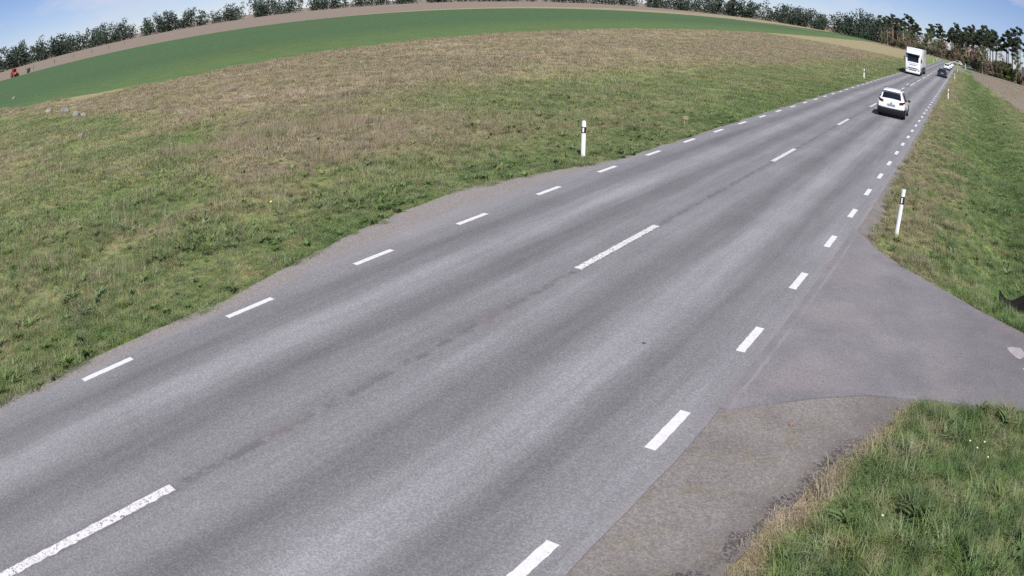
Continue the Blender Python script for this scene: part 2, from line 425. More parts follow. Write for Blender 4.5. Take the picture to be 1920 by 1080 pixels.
M['tail_red'] = simple('tail_light_red', (0.12, 0.010, 0.018), 0.2, coat=0.5)
M['head_glass'] = simple('headlight_glass', (0.30, 0.32, 0.34), 0.15, coat=0.5)
M['plate'] = simple('number_plate', (0.30, 0.31, 0.35), 0.5, var=0.15, vs=30)
M['chassis'] = simple('dark_chassis', (0.030, 0.032, 0.036), 0.7, var=0.3)
M['badge'] = simple('grey_badge', (0.33, 0.34, 0.34), 0.4)
M['tractor_red'] = simple('faded_red_paint', (0.62, 0.10, 0.06), 0.4, coat=0.3, var=0.15)
M['rock'] = simple('field_stone', (0.16, 0.148, 0.138), 0.9, var=0.5, vs=4, bump=0.5)
M['rock_pale'] = simple('pale_field_stone', (0.235, 0.225, 0.20), 0.9, var=0.25, vs=4, bump=0.5)
M['pebble'] = simple('pebble', (0.27, 0.25, 0.24), 0.9, var=0.35, vs=60)
M['ditch_sheet'] = simple('near_black_sheet', (0.022, 0.019, 0.017), 0.8, var=0.45, vs=5, bump=0.4)  # near-black, uneven tone for the bent sheet in the ditch
M['wood_stake'] = simple('weathered_stake', (0.27, 0.225, 0.15), 0.85, var=0.2, vs=8)
M['fence_wood'] = simple('grey_fence_wood', (0.10, 0.09, 0.075), 0.9, var=0.2, vs=8)
M['bark'] = simple('pine_bark', (0.085, 0.058, 0.042), 0.95, var=0.4, vs=2.5, bump=0.6)
M['bark_red'] = simple('upper_pine_bark', (0.27, 0.165, 0.115), 0.95, var=0.3, vs=2.5)
M['birch_bark'] = simple('birch_bark', (0.50, 0.47, 0.42), 0.9, var=0.45, vs=2.0)
M['needles'] = simple('pine_needles', (0.040, 0.058, 0.030), 0.8, var=0.35, vs=0.5)
M['spring_leaf'] = simple('spring_leaf', (0.095, 0.135, 0.035), 0.7, var=0.35, vs=0.5)
M['shrub_leaf'] = simple('shrub_leaf', (0.082, 0.095, 0.042), 0.75, var=0.40, vs=0.6)
M['twig'] = simple('bare_twigs', (0.190, 0.140, 0.108), 0.9, var=0.35, vs=0.6)
M['far_leaf'] = simple('far_wood_leaf', (0.034, 0.052, 0.034), 0.9, var=0.35, vs=0.05)
M['house_red'] = simple('red_brown_boards', (0.17, 0.065, 0.05), 0.85, var=0.15, vs=2)
M['roof_tile'] = simple('dark_roof_tiles', (0.045, 0.042, 0.045), 0.85, var=0.2, vs=3)
M['trim'] = simple('white_trim', (0.70, 0.69, 0.66), 0.6, var=0.05)
M['flower'] = simple('white_petals', (0.50, 0.51, 0.36), 0.6, var=0.05)
M['yellow_flower'] = simple('yellow_petals', (0.75, 0.62, 0.10), 0.6)
M['stalk'] = simple('green_stalk', (0.09, 0.14, 0.04), 0.6)
M['scrap'] = simple('orange_scrap', (0.60, 0.33, 0.22), 0.7, var=0.2, vs=20)
M['patch'] = simple('pale_repair_patch', (0.29, 0.268, 0.27), 0.85, var=0.2, vs=6, bump=0.4)

# ------------------------------------------------------------------ mesh helpers
COL = scene.collection

class MB:
    def __init__(s): s.bm = bmesh.new()
    def box(s, c, d, bev=0.0, rot=None, seg=1):
        r = bmesh.ops.create_cube(s.bm, size=1.0)
        vs = r['verts']
        for v in vs: v.co = Vector((v.co.x * d[0], v.co.y * d[1], v.co.z * d[2]))
        if bev > 0:
            es = list({e for v in vs for e in v.link_edges})
            q = bmesh.ops.bevel(s.bm, geom=es, offset=bev, segments=seg, affect='EDGES', profile=0.5)
            vs = list({v for f in q['faces'] for v in f.verts} | {v for v in vs if v.is_valid})
        for v in vs:
            co = v.co
            if rot is not None: co = rot @ co
            v.co = co + Vector(c)
        return s
    def cyl(s, a, b, r0, r1=None, n=12, caps=True):
        a, b = Vector(a), Vector(b); r1 = r0 if r1 is None else r1
        z = (b - a).normalized(); x = z.orthogonal().normalized(); y = z.cross(x)
        A = [s.bm.verts.new(a + (x * math.cos(t) + y * math.sin(t)) * r0) for t in [2 * math.pi * i / n for i in range(n)]]
        B = [s.bm.verts.new(b + (x * math.cos(t) + y * math.sin(t)) * r1) for t in [2 * math.pi * i / n for i in range(n)]]
        for i in range(n): s.bm.faces.new((A[i], A[(i + 1) % n], B[(i + 1) % n], B[i]))
        if caps:
            s.bm.faces.new(A[::-1]); s.bm.faces.new(B)
        return s
    def tube(s, pts, rad, n=7):
        rings = []
        for i, p in enumerate(pts):
            p = Vector(p)
            d = (Vector(pts[min(i + 1, len(pts) - 1)]) - Vector(pts[max(i - 1, 0)])).normalized()
            x = d.orthogonal().normalized() if i == 0 else (X - d * X.dot(d)).normalized()
            X = x; y = d.cross(x)
            rings.append([s.bm.verts.new(p + (x * math.cos(2 * math.pi * k / n) + y * math.sin(2 * math.pi * k / n)) * rad[i]) for k in range(n)])
        for a, b in zip(rings, rings[1:]):
            for k in range(n): s.bm.faces.new((a[k], a[(k + 1) % n], b[(k + 1) % n], b[k]))
        s.bm.faces.new(rings[0][::-1]); s.bm.faces.new(rings[-1])
        return s
    def prism(s, poly, z0, z1):
        A = [s.bm.verts.new((p[0], p[1], z0)) for p in poly]
        B = [s.bm.verts.new((p[0], p[1], z1)) for p in poly]
        n = len(poly)
        for i in range(n): s.bm.faces.new((A[i], A[(i + 1) % n], B[(i + 1) % n], B[i]))
        s.bm.faces.new(A[::-1]); s.bm.faces.new(B)
        return s
    def poly_x(s, prof, x0, x1):
        """profile in (y,z) extruded along x"""
        A = [s.bm.verts.new((x0, p[0], p[1])) for p in prof]
        B = [s.bm.verts.new((x1, p[0], p[1])) for p in prof]
        n = len(prof)
        for i in range(n): s.bm.faces.new((A[i], A[(i + 1) % n], B[(i + 1) % n], B[i]))
        s.bm.faces.new(A[::-1]); s.bm.faces.new(B)
        return s
    def grid(s, pts):
        V = [[s.bm.verts.new(p) for p in row] for row in pts]
        for a, b in zip(V, V[1:]):
            for i in range(len(a) - 1): s.bm.faces.new((a[i], a[i + 1], b[i + 1], b[i]))
        return s
    def quad(s, a, b, c, d):
        s.bm.faces.new([s.bm.verts.new(p) for p in (a, b, c, d)]); return s
    def mesh(s, name, mat, smooth=True, ang=35):
        bmesh.ops.recalc_face_normals(s.bm, faces=s.bm.faces[:])
        me = bpy.data.meshes.new(name); s.bm.to_mesh(me); s.bm.free()
        me.materials.append(M[mat] if isinstance(mat, str) else mat)
        if smooth:
            for p in me.polygons: p.use_smooth = True
            if hasattr(me, 'set_sharp_from_angle'): me.set_sharp_from_angle(angle=R_(ang))
        return me
    def build(s, name, mat, parent=None, smooth=True, ang=35):
        return link(name, s.mesh(name, mat, smooth, ang), parent)

def link(name, me, parent=None):
    o = bpy.data.objects.new(name, me); COL.objects.link(o)
    if parent is not None: o.parent = parent
    return o
def raw(name, V, F, mat, smooth=False):
    me = bpy.data.meshes.new(name)
    me.from_pydata([tuple(v) for v in V], [], [tuple(f) for f in F])
    me.materials.append(M[mat] if isinstance(mat, str) else mat)
    if smooth: me.polygons.foreach_set('use_smooth', [True] * len(me.polygons))
    me.update()
    return me
def empty(name, loc, rz=0.0):
    o = bpy.data.objects.new(name, None); COL.objects.link(o)
    o.location = loc; o.rotation_euler = (0, 0, rz); o.empty_display_size = 0.3
    return o
def tag(o, label, cat, group=None, kind=None):
    o['label'] = label; o['category'] = cat
    if group: o['group'] = group
    if kind: o['kind'] = kind
    return o
def copy_tree(o, parent=None):
    c = o.copy(); COL.objects.link(c); c.parent = parent
    for ch in list(o.children): copy_tree(ch, c)
    return c

def in_poly(x, y, poly):
    ins = np.zeros(len(x), bool); n = len(poly); j = n - 1
    for i in range(n):
        xi, yi = poly[i]; xj, yj = poly[j]
        if yi != yj:
            ins ^= ((yi > y) != (yj > y)) & (x < (xj - xi) * (y - yi) / (yj - yi) + xi)
        j = i
    return ins
def sstep(v, a, b):
    t = np.clip((v - a) / (b - a), 0, 1); return t * t * (3 - 2 * t)

# ------------------------------------------------------------------ road alignment
XC = -6.594
def centre(s):
    """centre line of the main road: straight, then a left bend"""
    return CEN[min(int(s / 2.0) + 30, len(CEN) - 1)]
CEN = []
_x, _y, _h = XC, -60.0, 0.0
for i in range(330):
    CEN.append((_x, _y, _h))
    if _y > 318: _h += 2.0 / 95
    elif _y > 252: _h += 2.0 / 560
    _h = min(_h, R_(78))
    _x -= math.sin(_h) * 2.0; _y += math.cos(_h) * 2.0

def jag(poly, step, amp, seed):
    """resample a polyline and roughen it"""
    out = []
    for (x0, y0), (x1, y1) in zip(poly, poly[1:]):
        n = max(1, int(math.hypot(x1 - x0, y1 - y0) / step))
        for k in range(n):
            t = k / n
            x, y = x0 + (x1 - x0) * t, y0 + (y1 - y0) * t
            a = amp * (mnoise.noise(Vector((x * 1.7 + seed, y * 1.7, 0))) + 0.6 * mnoise.noise(Vector((x * 6 + seed, y * 6, 3))))
            b = amp * (mnoise.noise(Vector((x * 1.7 + seed, y * 1.7, 9))) + 0.6 * mnoise.noise(Vector((x * 6 + seed, y * 6, 13))))
            out.append((x + a, y + b * 0.6))
    out.append(poly[-1])
    return out

# left pavement edge with its small passing bay, right pavement edge
left_edge = jag([(-10.22, -60), (-10.22, 6.5), (-10.3, 8.0), (-10.62, 8.9), (-10.68, 11), (-10.74, 14), (-10.62, 16.2), (-10.38, 18.4), (-10.2, 21), (-10.15, 60), (-10.1, 250)], 0.22, 0.025, 1.0)
right_edge = jag([(-2.56, -60), (-2.58, 8.2), (-2.52, 18), (-2.55, 40), (-2.52, 250)], 0.22, 0.035, 5.0)
bend_l = [(x - 3.5 * math.cos(h), y - 3.5 * math.sin(h)) for x, y, h in CEN if y > 253 and h >= 0]
bend_r = [(x + 4.05 * math.cos(h), y + 4.05 * math.sin(h)) for x, y, h in CEN if y > 253]

rm = MB()
# strip mesh between matching stations
ys = sorted(set([round(v, 2) for v in np.arange(-60, 40, 0.25)] + [round(v, 1) for v in np.arange(40, 252, 1.5)]))
lx = np.interp(ys, [p[1] for p in left_edge], [p[0] for p in left_edge])
rx = np.interp(ys, [p[1] for p in right_edge], [p[0] for p in right_edge])
L_ = list(zip(lx, ys)) + bend_l
Rr = list(zip(rx, ys)) + bend_r
rows = []
for (a, b), (c, d) in zip(L_, Rr):
    rows.append([(a, b, -0.09), (a, b, 0.0), (a * 0.5 + c * 0.5, b * 0.5 + d * 0.5, 0.0), (c, d, 0.0), (c, d, -0.09)])
rm.grid(rows)
road = rm.build('road', 'asphalt', smooth=False)
tag(road, 'worn grey asphalt main road with lighter wheel tracks', 'road', kind='structure')

def dash(name, x, y0, y1, w, mat, rough, seed, h=0.004):
    m = MB()
    n = max(3, int((y1 - y0) / 0.06)) if rough else 2
    pl, pr = [], []
    for k in range(n + 1):
        t = y0 + (y1 - y0) * k / n
        a = rough * mnoise.noise(Vector((seed, t * 9, 0))) + rough * 0.6 * mnoise.noise(Vector((seed, t * 25, 4)))
        b = rough * mnoise.noise(Vector((seed, t * 9, 7))) + rough * 0.6 * mnoise.noise(Vector((seed, t * 25, 8)))
        pl.append((x - w / 2 + a, t)); pr.append((x + w / 2 + b, t))
    rows = []
    for (a, b), (c, d) in zip(pl, pr):
        rows.append([(a, b, 0.0005), (a, b, h), (c, d, h), (c, d, 0.0005)])
    m.grid(rows)
    return m.build(name, mat, road, smooth=False)

for i in range(-3, 66):
    y = 3.791 + 3 * i
    dash('edge_line_dash', -9.96 + rnd.uniform(-.012, .012), y - 0.5, y + 0.5, 0.125, 'edge_paint', 0.010 if y < 25 else 0, i)
for i in range(-3, 72):
    y = 4.402 + 3 * i
    dash('edge_line_dash', -2.935 + rnd.uniform(-.012, .012), y - 0.5, y + 0.5, 0.142, 'edge_paint', 0.012 if y < 25 else 0, 100 + i)
for k, (a, b) in enumerate([(-12.6, -9.4), (-0.25, 2.93), (11.45, 14.76), (23.87, 27.0), (36.0, 39.2), (48.0, 51.4), (60.0, 63.3), (71.6, 75.2),
             (81.0, 89.7), (92.6, 101.2), (104.6, 113.2), (117.0, 126.0), (129.5, 138.0), (141.5, 150.0), (153.5, 162.0), (165.5, 174.0), (177.5, 186.0), (189.5, 198.0)]):
    dash('centre_line_dash', -6.59 + (0.18 if 80 < a else 0), a, b, 0.145, 'centre_paint', 0.024 if a < 40 else 0, 300 + k * 7)
dash('centre_line_dash', -6.86, 81.0, 84.2, 0.14, 'centre_paint', 0, 1)

# side road: asphalt mouth, widening towards the main road
side_top = jag([(-2.62, 17.95), (-2.40, 17.6), (-1.87, 16.72), (-0.92, 15.74), (0.22, 14.9), (1.18, 14.23), (2.12, 13.77), (3.6, 13.4), (6.0, 13.2), (16.0, 13.6)], 0.2, 0.022, 11)
side_bot = jag([(-2.62, 8.20), (-2.45, 8.25), (-2.1, 8.59), (-1.55, 9.1), (-0.83, 9.59), (0.39, 10.0), (2.01, 10.39), (3.6, 10.6), (6.0, 10.5), (16.0, 10.9)], 0.2, 0.02, 17)
side_poly = side_top + side_bot[::-1]
sm = MB(); sm.prism(side_poly, -0.12, 0.004)
bmesh.ops.triangulate(sm.bm, faces=[f for f in sm.bm.faces if len(f.verts) > 4])
side = sm.build('side_road', 'side', smooth=False)
tag(side, 'grey asphalt mouth of the side road joining the main road', 'road', kind='structure')
for pts in ([(1.66, 12.76), (1.80, 12.88), (2.00, 12.93), (2.10, 12.70), (2.05, 12.52), (1.96, 12.40), (1.88, 12.42), (1.74, 12.58)],
            [(2.00, 12.02), (2.12, 12.08), (2.26, 12.05), (2.30, 11.86), (2.18, 11.78), (2.07, 11.88)]):
    pm = MB(); pm.prism(pts, 0.002, 0.008)
    pm.build('repair_patch', 'patch', side, smooth=False)

# gravel and dirt along the pavement
gl_out = jag([(-10.6, -60), (-10.6, 3), (-10.66, 6.9), (-11.1, 9.05), (-11.55, 11.45), (-11.80, 14.9), (-11.05, 17.8), (-10.42, 20.5), (-10.30, 26), (-10.28, 60), (-10.2, 250)], 0.25, 0.06, 23)
gm = MB()
ys2 = [round(v, 2) for v in np.arange(-60, 40, 0.25)] + [round(v, 1) for v in np.arange(40, 250, 2)]
gx = np.interp(ys2, [p[1] for p in gl_out], [p[0] for p in gl_out])
lx2 = np.interp(ys2, [p[1] for p in left_edge], [p[0] for p in left_edge])
gm.grid([[(a, y, -0.10), (a, y, -0.022), (b + 0.05, y, -0.016)] for a, b, y in zip(gx, lx2, ys2)])
gsh = gm.build('gravel_shoulder', 'gravel', smooth=False)
tag(gsh, 'narrow dusty gravel shoulder between asphalt and meadow', 'gravel', kind='structure')

ap_out = jag([(-1.9, -30), (-1.62, 2.0), (-1.40, 4.6), (-1.30, 5.25), (-1.19, 6.25), (-0.89, 7.33), (-0.45, 8.59), (-0.11, 9.53), (0.2, 10.05)], 0.2, 0.05, 31)
am = MB()
ap_poly = [(-2.66, -30), (-2.66, 8.6), (-2.1, 8.75), (-1.55, 9.25), (-0.83, 9.75), (0.2, 10.08)] + ap_out[::-1]
am.prism(ap_poly, -0.14, -0.024)
bmesh.ops.triangulate(am.bm, faces=[f for f in am.bm.faces if len(f.verts) > 4])
apron = am.build('gravel_apron', 'gravel', smooth=False)
tag(apron, 'brown-grey gravel apron between main road and tall grass', 'gravel', kind='structure')
dr_out = jag([(-2.2, 17.2), (-2.05, 17.0), (-2.02, 18.4), (-2.12, 20.0), (-2.26, 24), (-2.36, 31), (-2.40, 60), (-2.40, 250)], 0.25, 0.045, 41)
dm = MB()
ysr = [round(v, 2) for v in np.arange(16.2, 40, 0.25)] + [round(v, 1) for v in np.arange(40, 250, 2)]
dxr = np.interp(ysr, [16.2] + [p[1] for p in dr_out[3:]], [-1.75] + [p[0] for p in dr_out[3:]])
dm.grid([[(-2.60, y, -0.016), (b, y, -0.024), (b, y, -0.12)] for b, y in zip(dxr, ysr)])
dirt = dm.build('dirt_shoulder', 'gravel', smooth=False)
tag(dirt, 'thin strip of bare dirt between asphalt and right verge', 'dirt', kind='structure')

# far side road and track
fs = MB(); fs.prism([(-2.6, 208), (-1.0, 221), (2.5, 229), (12, 233), (40, 236), (40, 243), (12, 241), (2.5, 243), (-1.0, 252), (-2.7, 268)], -0.1, 0.002)
bmesh.ops.triangulate(fs.bm, faces=[f for f in fs.bm.faces if len(f.verts) > 4])
fso = fs.build('far_side_road', 'side', smooth=False)
tag(fso, 'far grey side road turning off before the bend at the wood', 'road', kind='structure')

# ------------------------------------------------------------------ ground
def gz(x, y):
    x = np.asarray(x, float); y = np.asarray(y, float)
    off = np.maximum(np.maximum(-10.9 - x, x + 1.2), 0)         # distance off the road corridor
    und = 0.05 * np.sin(x * 0.61 + 1.3) * np.sin(y * 0.47) + 0.035 * np.sin(x * 1.7 + y * 0.9) + 0.03 * np.sin(y * 2.1 - x * 0.7)
    z = -0.055 + und * sstep(off, 0.6, 3.0) * sstep(np.hypot(x, y), 300, 100)
    d = np.exp(-((x - 2.1) / 1.35) ** 2) * 0.62
    d = d * (sstep(y, 14.6, 17.5) * sstep(y, 240, 200) + 0.0)
    cl = sstep(x, 1.0, 1.8) * sstep(x, 4.4, 3.2)
    return z - d
gxs = np.unique(np.concatenate([-np.geomspace(60, 3000, 36), np.arange(-60, -12, 1.5), np.arange(-12, 10, 0.35), np.arange(10, 40, 2.0), np.geomspace(42, 3000, 34)]))
gys = np.unique(np.concatenate([-np.geomspace(20, 3000, 24), np.arange(-20, 32, 0.5), np.arange(32, 110, 1.6), np.arange(110, 400, 6), np.geomspace(402, 3000, 26)]))
GX, GY = np.meshgrid(gxs, gys, indexing='ij')
GZ = gz(GX.ravel(), GY.ravel())
na, nb = GX.shape
ii = np.arange(na * nb).reshape(na, nb)
F = np.stack([ii[:-1, :-1], ii[1:, :-1], ii[1:, 1:], ii[:-1, 1:]], -1).reshape(-1, 4)
ground = link('ground', raw('ground', np.stack([GX.ravel(), GY.ravel(), GZ], 1), F, 'ground', True))
tag(ground, 'flat farmland of meadow, crop and brown field round the road', 'ground', kind='structure')

# ------------------------------------------------------------------ grass
tuft_col = bpy.data.collections.new('tufts')
def tuft(name, nbl, rad, h0, h1, wid, bend, mat, seed, flat=False, seg=3):
    r = random.Random(seed)
    V, Fc = [], []
    for k in range(nbl):
        a = r.uniform(0, 2 * math.pi); q = rad * math.sqrt(r.random())
        bx, by = q * math.cos(a), q * math.sin(a)
        h = r.uniform(h0, h1); d = r.uniform(0, 2 * math.pi); bn = bend * r.uniform(0.4, 1.3)
        w = wid * r.uniform(0.7, 1.3)
        fx, fy = math.cos(d), math.sin(d); sx, sy = -fy, fx
        base = len(V)
        for j in range(seg + 1):
            t = j / seg
            ww = w * (1 - t) ** 0.7 if not flat else w * math.sin(math.pi * (0.15 + 0.85 * t)) ** 0.8
            o = bn * h * t * t
            z = h * t * (1 - 0.35 * bn * t)
            cx, cy = bx + fx * o, by + fy * o
            if j < seg:
                V.append((cx - sx * ww / 2, cy - sy * ww / 2, z)); V.append((cx + sx * ww / 2, cy + sy * ww / 2, z))
            else:
                V.append((cx, cy, z))
        for j in range(seg - 1):
            Fc.append((base + 2 * j, base + 2 * j + 1, base + 2 * j + 3, base + 2 * j + 2))
        Fc.append((base + 2 * seg - 2, base + 2 * seg - 1, base + 2 * seg))
    o = bpy.data.objects.new(name, raw(name, V, Fc, mat)); tuft_col.objects.link(o)
    return o
# (alphabetical order = instance index)
tuft('tuft_0_short', 26, 0.11, 0.04, 0.09, 0.006, 0.9, 'blade', 1)
tuft('tuft_1_short', 24, 0.12, 0.05, 0.11, 0.006, 1.1, 'blade', 2)
tuft('tuft_2_mid', 24, 0.10, 0.09, 0.18, 0.007, 0.9, 'blade', 3)
tuft('tuft_3_long', 26, 0.08, 0.16, 0.30, 0.008, 0.8, 'blade', 4)
tuft('tuft_4_straw', 18, 0.12, 0.05, 0.14, 0.005, 1.6, 'straw_blade', 5)
tuft('tuft_5_stalks', 14, 0.12, 0.22, 0.42, 0.006, 0.35, 'straw_blade', 6)
tuft('tuft_6_weed', 14, 0.05, 0.10, 0.20, 0.045, 1.1, 'weed_leaf', 7, True, 4)
tuft('tuft_7_coarse', 18, 0.22, 0.07, 0.16, 0.020, 1.0, 'blade', 8)
tuft('tuft_8_coarse', 16, 0.24, 0.06, 0.13, 0.022, 1.3, 'blade', 9)
tuft('tuft_9_coarse_straw', 14, 0.22, 0.08, 0.20, 0.016, 1.2, 'straw_blade', 10)

def scatter_nodes():
    ng = bpy.data.node_groups.new('scatter', 'GeometryNodeTree')
    ng.interface.new_socket('Geometry', in_out='INPUT', socket_type='NodeSocketGeometry')
    ng.interface.new_socket('Geometry', in_out='OUTPUT', socket_type='NodeSocketGeometry')
    n, l = ng.nodes, ng.links
    gi, go = n.new('NodeGroupInput'), n.new('NodeGroupOutput')
    ci = n.new('GeometryNodeCollectionInfo'); ci.inputs['Separate Children'].default_value = True; ci.inputs['Reset Children'].default_value = True
    iop = n.new('GeometryNodeInstanceOnPoints'); iop.inputs['Pick Instance'].default_value = True
    def attr(nm, t):
        a = n.new('GeometryNodeInputNamedAttribute'); a.data_type = t; a.inputs['Name'].default_value = nm
        return a.outputs[0]
    er = n.new('FunctionNodeEulerToRotation')
    l.new(gi.outputs[0], iop.inputs['Points']); l.new(ci.outputs[0], iop.inputs['Instance'])
    l.new(attr('pick', 'INT'), iop.inputs['Instance Index'])
    l.new(attr('rot', 'FLOAT_VECTOR'), er.inputs[0]); l.new(er.outputs[0], iop.inputs['Rotation'])
    l.new(attr('size', 'FLOAT_VECTOR'), iop.inputs['Scale'])
    l.new(iop.outputs[0], go.inputs[0])
    return ng, ci
def scatter(name, P, pick, rot, size, coll):
    me = bpy.data.meshes.new(name)
    n = len(P)
    me.vertices.add(n); me.vertices.foreach_set('co', np.asarray(P, np.float32).ravel())
    a = me.attributes.new('pick', 'INT', 'POINT'); a.data.foreach_set('value', np.asarray(pick, np.int32))
    a = me.attributes.new('rot', 'FLOAT_VECTOR', 'POINT'); a.data.foreach_set('vector', np.asarray(rot, np.float32).ravel())
    a = me.attributes.new('size', 'FLOAT_VECTOR', 'POINT'); a.data.foreach_set('vector', np.asarray(size, np.float32).ravel())
    me.update()
    o = link(name, me)
    ng, ci = scatter_nodes(); ci.inputs['Collection'].default_value = coll
    md = o.modifiers.new('scatter', 'NODES'); md.node_group = ng
    return o

def vnoise(x, y, f, seed):
    """cheap smooth value noise in numpy"""
    r = np.random.default_rng(seed); T = r.random((64, 64))
    u, v = x * f + 1000, y * f + 1000
    i, j = np.floor(u).astype(int), np.floor(v).astype(int)
    a, b = u - i, v - j
    a, b = a * a * (3 - 2 * a), b * b * (3 - 2 * b)
    return (T[i % 64, j % 64] * (1 - a) + T[(i + 1) % 64, j % 64] * a) * (1 - b) + (T[i % 64, (j + 1) % 64] * (1 - a) + T[(i + 1) % 64, (j + 1) % 64] * a) * b
def sample(x0, x1, y0, y1, dens):
    n = int((x1 - x0) * (y1 - y0) * dens)
    return rng.uniform(x0, x1, n), rng.uniform(y0, y1, n)
def finish(name, x, y, pick, s, sz, label, cat='grass'):
    n = len(x)
    P = np.stack([x, y, gz(x, y)], 1)
    rot = np.stack([rng.normal(0, 0.12, n), rng.normal(0, 0.12, n), rng.uniform(0, 6.283, n)], 1)
    size = np.stack([s, s, s * sz], 1)
    o = scatter(name, P, pick, rot, size, tuft_col)
    return tag(o, label, cat, kind='stuff')

def left_grass_ok(x, y):
    g_ = np.interp(y, [p[1] for p in gl_out], [p[0] for p in gl_out])
    return x < g_ + 0.42 * (vnoise(x, y, 1.3, 6) - 0.42) * sstep(y, 40, 25) + 0.22 * (vnoise(x, y, 4.5, 5) - 0.5)
def crop_mask(x, y):
    return (x < -57) & (y > 21.0 + 0.75 * np.maximum(x + 72, 0))

# near meadow
xs, yy, pk, sc, zz = [], [], [], [], []
def zone(x0, x1, y0, y1, dens, kinds, probs, s0, s1, keep=None, zs=None):
    x, y = sample(x0, x1, y0, y1, dens)
    k = left_grass_ok(x, y) & (y > -0.10 * np.abs(x) * -1 - 6.0 + 0.04 * np.abs(x)) & ~crop_mask(x, y)
    if keep is not None: k &= keep(x, y)
    x, y = x[k], y[k]
    xs.append(x); yy.append(y)
    pk.append(rng.choice(kinds, len(x), p=probs))
    s = rng.uniform(s0, s1, len(x)) * (0.7 + 0.7 * vnoise(x, y, 0.9, 9))
    sc.append(s); zz.append(np.ones(len(x)) if zs is None else zs(x, y))
zone(-13.5, -10.2, -3, 32, 230, [0, 1, 2, 4, 6], [.40, .36, .16, .07, .01], 0.7, 1.15)
zone(-19, -13.5, -3, 32, 110, [0, 1, 2, 3, 4, 6], [.24, .34, .22, .05, .14, .01], 0.8, 1.35)
zone(-30, -19, 0, 36, 46, [1, 2, 4, 7, 8], [.22, .22, .16, .20, .20], 0.9, 1.5)
zone(-60, -30, 2, 48, 17, [7, 8, 9, 2], [.38, .34, .16, .12], 0.9, 1.5)
zone(-95, -60, 4, 24, 8, [7, 8, 9], [.4, .4, .2], 1.0, 1.8)
zone(-20, -10.2, 32, 70, 42, [1, 2, 7, 8, 4], [.24, .26, .22, .20, .08], 0.9, 1.4)
zone(-58, -20, 36, 90, 8, [7, 8, 9, 2], [.38, .30, .20, .12], 1.1, 1.8)
zone(-40, -10.2, 70, 150, 5, [7, 8, 9], [.45, .40, .15], 1.2, 2.0)
zone(-57, -10.4, 90, 190, 3.0, [7, 8, 9], [.42, .38, .20], 1.3, 2.2)
# standing straw patch, and lusher tufts sprinkled about
zone(-25, -14, 13, 24, 34, [5, 9], [.75, .25], 0.7, 1.2, lambda x, y: vnoise(x, y, 0.45, 31) > 0.48)
zone(-45, -12, 4, 40, 4, [5, 9, 3], [.4, .3, .3], 0.7, 1.2)
zone(-24, -10.6, 0, 34, 3.2, [6, 3], [.45, .55], 0.8, 1.3, lambda x, y: vnoise(x, y, 0.8, 77) > 0.55)
zone(-13.4, -12.0, 12.2, 14.0, 70, [3, 6, 2], [.4, .25, .35], 0.9, 1.2)
zone(-15.5, -13.0, 7.0, 9.5, 26, [3, 6, 2], [.4, .25, .35], 0.9, 1.3)
x, y = np.concatenate(xs), np.concatenate(yy)
finish('meadow_grass', x, y, np.concatenate(pk), np.concatenate(sc), np.concatenate(zz), 'mixed green and dry meadow grass left of the main road')

def right_ok(x, y):
    k = ~in_poly(x, y, side_poly) & ~in_poly(x, y, ap_poly)
    e = np.interp(y, ysr, dxr)
    k &= (x > e - 0.25 * (vnoise(x, y, 2.3, 91) - 0.35) * (y < 30)) | (y < 14)
    k &= (x > -1.7)| (y > 14)
    return k
xs, yy, pk, sc, zz = [], [], [], [], []
def zone_r(x0, x1, y0, y1, dens, kinds, probs, s0, s1, keep=None):
    x, y = sample(x0, x1, y0, y1, dens)
    k = right_ok(x, y)
    if keep is not None: k &= keep(x, y)
    x, y = x[k], y[k]
    xs.append(x); yy.append(y); pk.append(rng.choice(kinds, len(x), p=probs))
    sc.append(rng.uniform(s0, s1, len(x)) * (0.65 + 0.8 * vnoise(x, y, 1.2, 19))); zz.append(np.ones(len(x)))
edge = lambda x, y: ~((x > 1.30) & (x < 2.7) & (y > 15.12) & (y < 15.75))
zone_r(-2.4, 8, 13.2, 34, 120, [0, 1, 2, 3, 4, 6], [.26, .32, .22, .08, .11, .01], 0.7, 1.3, edge)
zone_r(-2.5, 12, 34, 62, 48, [1, 2, 7, 8, 4], [.26, .28, .22, .18, .06], 0.8, 1.3)
zone_r(-2.5, 14, 62, 110, 12, [7, 8, 2, 9], [.42, .36, .14, .08], 1.0, 1.6, lambda x, y: x < 3.5 + 0.062 * np.maximum(170 - y, 0))
zone_r(-2.5, 10, 110, 235, 4, [7, 8, 9], [.5, .4, .1], 1.2, 2.0, lambda x, y: (x < 3.0 + 0.062 * np.maximum(170 - y, 0)) & ~((y > 205) & (x < 14)))
zone_r(4, 30, 58, 250, 1.1, [9, 8], [.7, .3], 0.8, 1.7, lambda x, y: (x > 3.2 + 0.062 * np.maximum(170 - y, 0)) & (vnoise(x, y, 0.25, 44) > 0.35))
x, y = np.concatenate(xs), np.concatenate(yy)
finish('verge_grass', x, y, np.concatenate(pk), np.concatenate(sc), np.concatenate(zz), 'green verge grass sloping into the ditch right of the main road')

